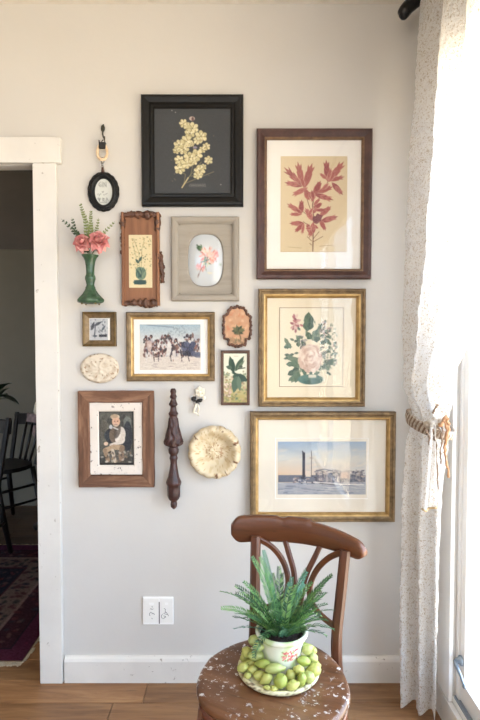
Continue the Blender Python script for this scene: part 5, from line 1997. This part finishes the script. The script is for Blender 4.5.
# tieback of plaited cloth with hanging ends
tb = thing('curtain_tieback', 'plaited cloth tieback knotted round the curtain with tan raffia ends hanging down', 'tieback', (.645, -.275, 1.075))
T0 = Vector((.645, -.275, 1.075))
TB = [simple('tie_cream', (206, 196, 182), (160, 142, 124), .9, scale=90, bmp=.4), simple('tie_brown', (150, 126, 106), (104, 84, 68), .9, scale=90, bmp=.4), simple('raffia_tan', (190, 146, 108), (150, 108, 76), .8, scale=90, bmp=.3)]
RX, RY = .064, .094
mb = MB()
for s_ in range(6):
    pts = []
    for k in range(73):
        a = 2 * PI * k / 72
        tw = a * 12 + s_ * PI / 3
        ox_, oz_ = .006 * cos(tw), .019 * sin(tw) * (.75 - .25 * cos(a))
        cxr = RX + .004 + ox_
        x, y = cxr * cos(a), (RY + .004 + ox_) * sin(a)
        zt = .018 * sin(a) - .012 * cos(a) * 1.4
        pts.append((x, y, zt + oz_))
    mb.tube(pts, .0042, 7, mi=0 if s_ % 2 else 1, caps=False)
mb.build('plaited_band', TB[:2], tb)
mb = MB()
kp = at(434, 424, -.37) - T0
mb.ell(kp, (.022, .018, .020), 14, 10, lump=.5)
mb.ell(kp + Vector((.018, -.006, .004)), (.015, .012, .014), 12, 8, lump=.5, seed=4)
mb.ell(kp + Vector((-.018, .006, -.002)), (.015, .012, .012), 12, 8, lump=.5, seed=7)
mb.build('knot', TB[0], tb)
def strand(name, pts, r, mat, jig=.003, seed=0):
    rn = random.Random(seed)
    Q = []
    P_ = [Vector(p) - T0 for p in pts]
    for i in range(len(P_) - 1):
        for k in range(5):
            Q.append(P_[i].lerp(P_[i + 1], k / 5) + Vector((rn.uniform(-1, 1), rn.uniform(-1, 1), 0)) * jig)
    Q.append(P_[-1])
    return MB().tube(Q, [r * rn.uniform(.6, 1.3) for _ in Q], 6).build(name, mat, tb)
B = lambda u, v, y=-.40: at(400 + u / 6.55, 380 + v / 6.55, y)
strand('raffia_end', [B(262, 300), B(300, 240), B(318, 300), B(300, 420), B(290, 480)], .0055, TB[2], .003, 1)
strand('raffia_end', [B(285, 250), B(306, 330), B(292, 440), B(305, 540), B(318, 640)], .0038, TB[2], .004, 2)
strand('raffia_end', [B(280, 290), B(272, 400), B(262, 480), B(268, 550)], .003, TB[1], .003, 3)
strand('raffia_end', [B(250, 300), B(258, 330), B(240, 345)], .003, TB[1], .002, 4)
strand('raffia_end', [B(215, 320, -.39), B(235, 430, -.39), B(240, 560, -.38), B(252, 715, -.37)], .0028, TB[1], .002, 5)
strand('raffia_end', [B(170, 330, -.39), B(190, 360, -.39), B(195, 460, -.39)], .003, TB[1], .003, 6)
strand('raffia_end', [B(215, 215, -.38), B(232, 185, -.39), B(248, 160, -.39)], .004, TB[1], .001, 7)
# hanging cloth end
vs, fs = [], []
NXc, NYc = 18, 30
for j in range(NYc + 1):
    t = j / NYc
    a = at(430 - 9 * t, 424 + (508 - 424) * t, -.385)
    c = at(436 + 2 * t, 424 + (507 - 424) * t, -.375)
    for i in range(NXc + 1):
        u = i / NXc
        p = a.lerp(c, u)
        p = p + Vector((0, -.010 * sin(u * PI * 3.2 + .5) * (.3 + t) - .012 * sin(PI * u), .0)) + Vector((0, 0, -.006 * sin(u * 6) * t))
        vs.append(p - T0)
for j in range(NYc):
    for i in range(NXc):
        k = j * (NXc + 1) + i
        fs.append((k, k + 1, k + NXc + 2, k + NXc + 1))
MB().add(vs, fs, 0, True).build('hanging_end', CLOTH, tb)
hem = [vs[NYc * (NXc + 1) + i] for i in range(NXc + 1)]
MB().tube(hem, .0035, 6).build('rolled_hem', simple('hem_ochre', (190, 168, 130), (150, 124, 88), .9, scale=60), tb)

# ---------------------------------------------------------------- beyond the doorway: cloth, plant, lamp
p = at(26, 425, 1.40)
CHV = Vector(CHB)
clo = thing('draped_cloth', 'greyish pink cloth hanging over the back of the dark chair beyond the doorway', 'cloth', (p.x, p.y, .62))
vs, fs = [], []
c0 = Vector(CHB)
Rz = Matrix.Rotation(CHR, 3, 'Z')
for j in range(17):
    t = j / 16
    for i in range(15):
        u = i / 14
        x = .03 + (u - .5) * .15
        # over the crest: front side down then back
        if t < .25:
            y, z = .226 - .004, .74 + t * .2
        elif t < .35:
            y, z = .226 + (t - .25) * .36, .803
        else:
            y, z = .262 + .006 * sin(u * 9), .803 - (t - .35) * .24 * (1 + .4 * sin(u * 4))
        q_ = c0 + Rz @ Vector((x + .004 * sin(t * 9), y + (.003 * sin(u * 11)), z))
        vs.append(q_ - Vector(clo.location))
for j in range(16):
    for i in range(14):
        k = j * 15 + i
        fs.append((k, k + 1, k + 16, k + 15))
MB().add(vs, fs, 0, True).build('cloth_panel', simple('grey_pink_cloth', (150, 126, 122), (104, 88, 88), .9, scale=40), clo)

pb = Vector((-2.35, 1.75, 0))
plt = thing('leafy_plant', 'dark broad leaved potted plant with leaves reaching in from the left edge beyond the doorway', 'potted plant', tuple(pb))
MB().lathe([(.09, 0), (.12, .02), (.15, .24), (.155, .27), (.135, .27), (.125, .22), (.001, .22)], 28).build('plant_pot', simple('clay_pot', (120, 84, 66), (100, 70, 54), .8), plt)
def bleaf(mb, p, d, L, W, up=Vector((0, 0, 1))):
    d = d.normalized()
    sd = d.cross(up).normalized()
    vs, fs = [], []
    for i in range(9):
        t = i / 8
        w = W * math.sin(PI * min(.999, t ** .8 * .96 + .02)) * .5
        for j in (-1, -.5, 0, .5, 1):
            vs.append(p + d * L * t + sd * w * j + up * (-.35 * L * t * t + abs(j) * w * .3))
    for i in range(8):
        for j in range(4):
            k = i * 5 + j
            fs.append((k, k + 1, k + 6, k + 5))
    mb.add(vs, fs, 0, True)
DL_ = simple('dark_glossy_leaf', (40, 62, 38), (26, 44, 28), .4, scale=20, bmp=0)
for lab, tip_px, stem in ((0, [(2, 388), (9, 384), (-4, 396)], 1.2), (1, [(5, 393), (12, 395), (-3, 400)], 1.1)):
    pts = [Vector((0, 0, .22)), Vector((.06 + .03 * lab, -.02, .7)), at(tip_px[2][0], tip_px[2][1], 1.62) - pb]
    MB().tube(pts, [.009, .008, .005], 8).build('plant_stem', STEM, plt)
    mb = MB()
    e = pts[-1]
    for k, (px_, py_, L) in enumerate(((11, 378, .0), (9, 384, 0), (4, 380, 0), (12, 397, 0), (17, 398, 0), (7, 392, 0), (-6, 380, 0), (-8, 396, 0))):
        if (k % 2) == lab or k == 3:
            tp = at(px_, py_, 1.62) - pb
            d = tp - e
            bleaf(mb, e + d * .25, d, d.length * .85, .085)
    mb.build('leaf', DL_, plt)

lp = at(39, 403, 1.74)
lam = thing('floor_lamp', 'pale patterned lampshade of a floor lamp peeking past the door frame', 'lamp', (lp.x + .07, 1.74, 0))
zs_ = at(36, 413, 1.74).z
MB().lathe([(.10, zs_), (.104, zs_ + .02), (.095, zs_ + .07), (.07, zs_ + .115), (.035, zs_ + .135), (.03, zs_ + .133), (.06, zs_ + .11), (.09, zs_ + .06), (.097, zs_ + .01)], 32).build('lamp_shade', simple('pale_lace_shade', (226, 214, 190), (160, 146, 124), .8, scale=60), lam)
MB().tube([(0, 0, .02), (0, 0, zs_ + .13)], .008, 8).build('pole', M['iron'], lam)
MB().lathe([(.12, 0), (.12, .012), (.02, .025), (.001, .025)], 28).build('base', M['iron'], lam)

# ---------------------------------------------------------------- light
W = bpy.data.worlds.new('daylight')
bpy.context.scene.world = W
W.use_nodes = True
nt = W.node_tree
bg = nt.nodes['Background']
tc = N(nt, 'ShaderNodeTexCoord')
sp = N(nt, 'ShaderNodeSeparateXYZ')
nt.links.new(tc.outputs['Generated'], sp.inputs[0])
r = N(nt, 'ShaderNodeValToRGB')
el = r.color_ramp.elements
el[0].position, el[0].color = .42, (.92, .80, .60, 1)
el[1].position, el[1].color = .55, (.58, .77, 1.02, 1)
mr = N(nt, 'ShaderNodeMapRange')
mr.inputs[1].default_value = -1
mr.inputs[2].default_value = 1
nt.links.new(sp.outputs[2], mr.inputs[0])
nt.links.new(mr.outputs[0], r.inputs[0])
nt.links.new(r.outputs[0], bg.inputs[0])
bg.inputs[1].default_value = SKY

def portal(x, y0, y1):
    l = bpy.data.lights.new('window_portal', 'AREA')
    l.shape = 'RECTANGLE'
    l.size = abs(y1 - y0)
    l.size_y = WZ - SZ
    l.cycles.is_portal = True
    o = bpy.data.objects.new('window_portal', l)
    C.objects.link(o)
    o.location = (x, (y0 + y1) / 2, (WZ + SZ) / 2)
    o.rotation_euler = (PI / 2, 0, PI / 2)
    return o
portal(WX + .13, WY0, WY1)
portal(WX + .13, W2Y0, W2Y1)
o = portal(0, FX0, FX1)
o.location = ((FX0 + FX1) / 2, -3.91, (FZ0 + FZ1) / 2)
o.data.size, o.data.size_y = FX1 - FX0, FZ1 - FZ0
o.rotation_euler = (PI / 2, 0, 0)

def point_fill(name, loc, power, colr, rad):
    l = bpy.data.lights.new(name, 'POINT')
    l.energy = power
    l.color = colr
    l.shadow_soft_size = rad
    o = bpy.data.objects.new(name, l)
    C.objects.link(o)
    o.location = loc
    return o
point_fill('warm_fill_light', (-.25, -2.3, CEIL - .20), WARM_FILL, (1.0, .82, .60), .18)  # unseen fill, added to warm the upper wall

cam = bpy.data.cameras.new('camera')
cam.sensor_fit = 'VERTICAL'
cam.sensor_height = 36
cam.lens = 36 * 520 / 720
cam.clip_start = .05
co_ = bpy.data.objects.new('camera', cam)
C.objects.link(co_)
co_.location = CAM
co_.rotation_euler = (PI / 2 - TILT, 0, 0)
sc = bpy.context.scene
sc.camera = co_
sc.view_settings.view_transform = 'Standard'
sc.view_settings.look = 'None'
sc.view_settings.gamma = 1
sc.view_settings.exposure = EXPO
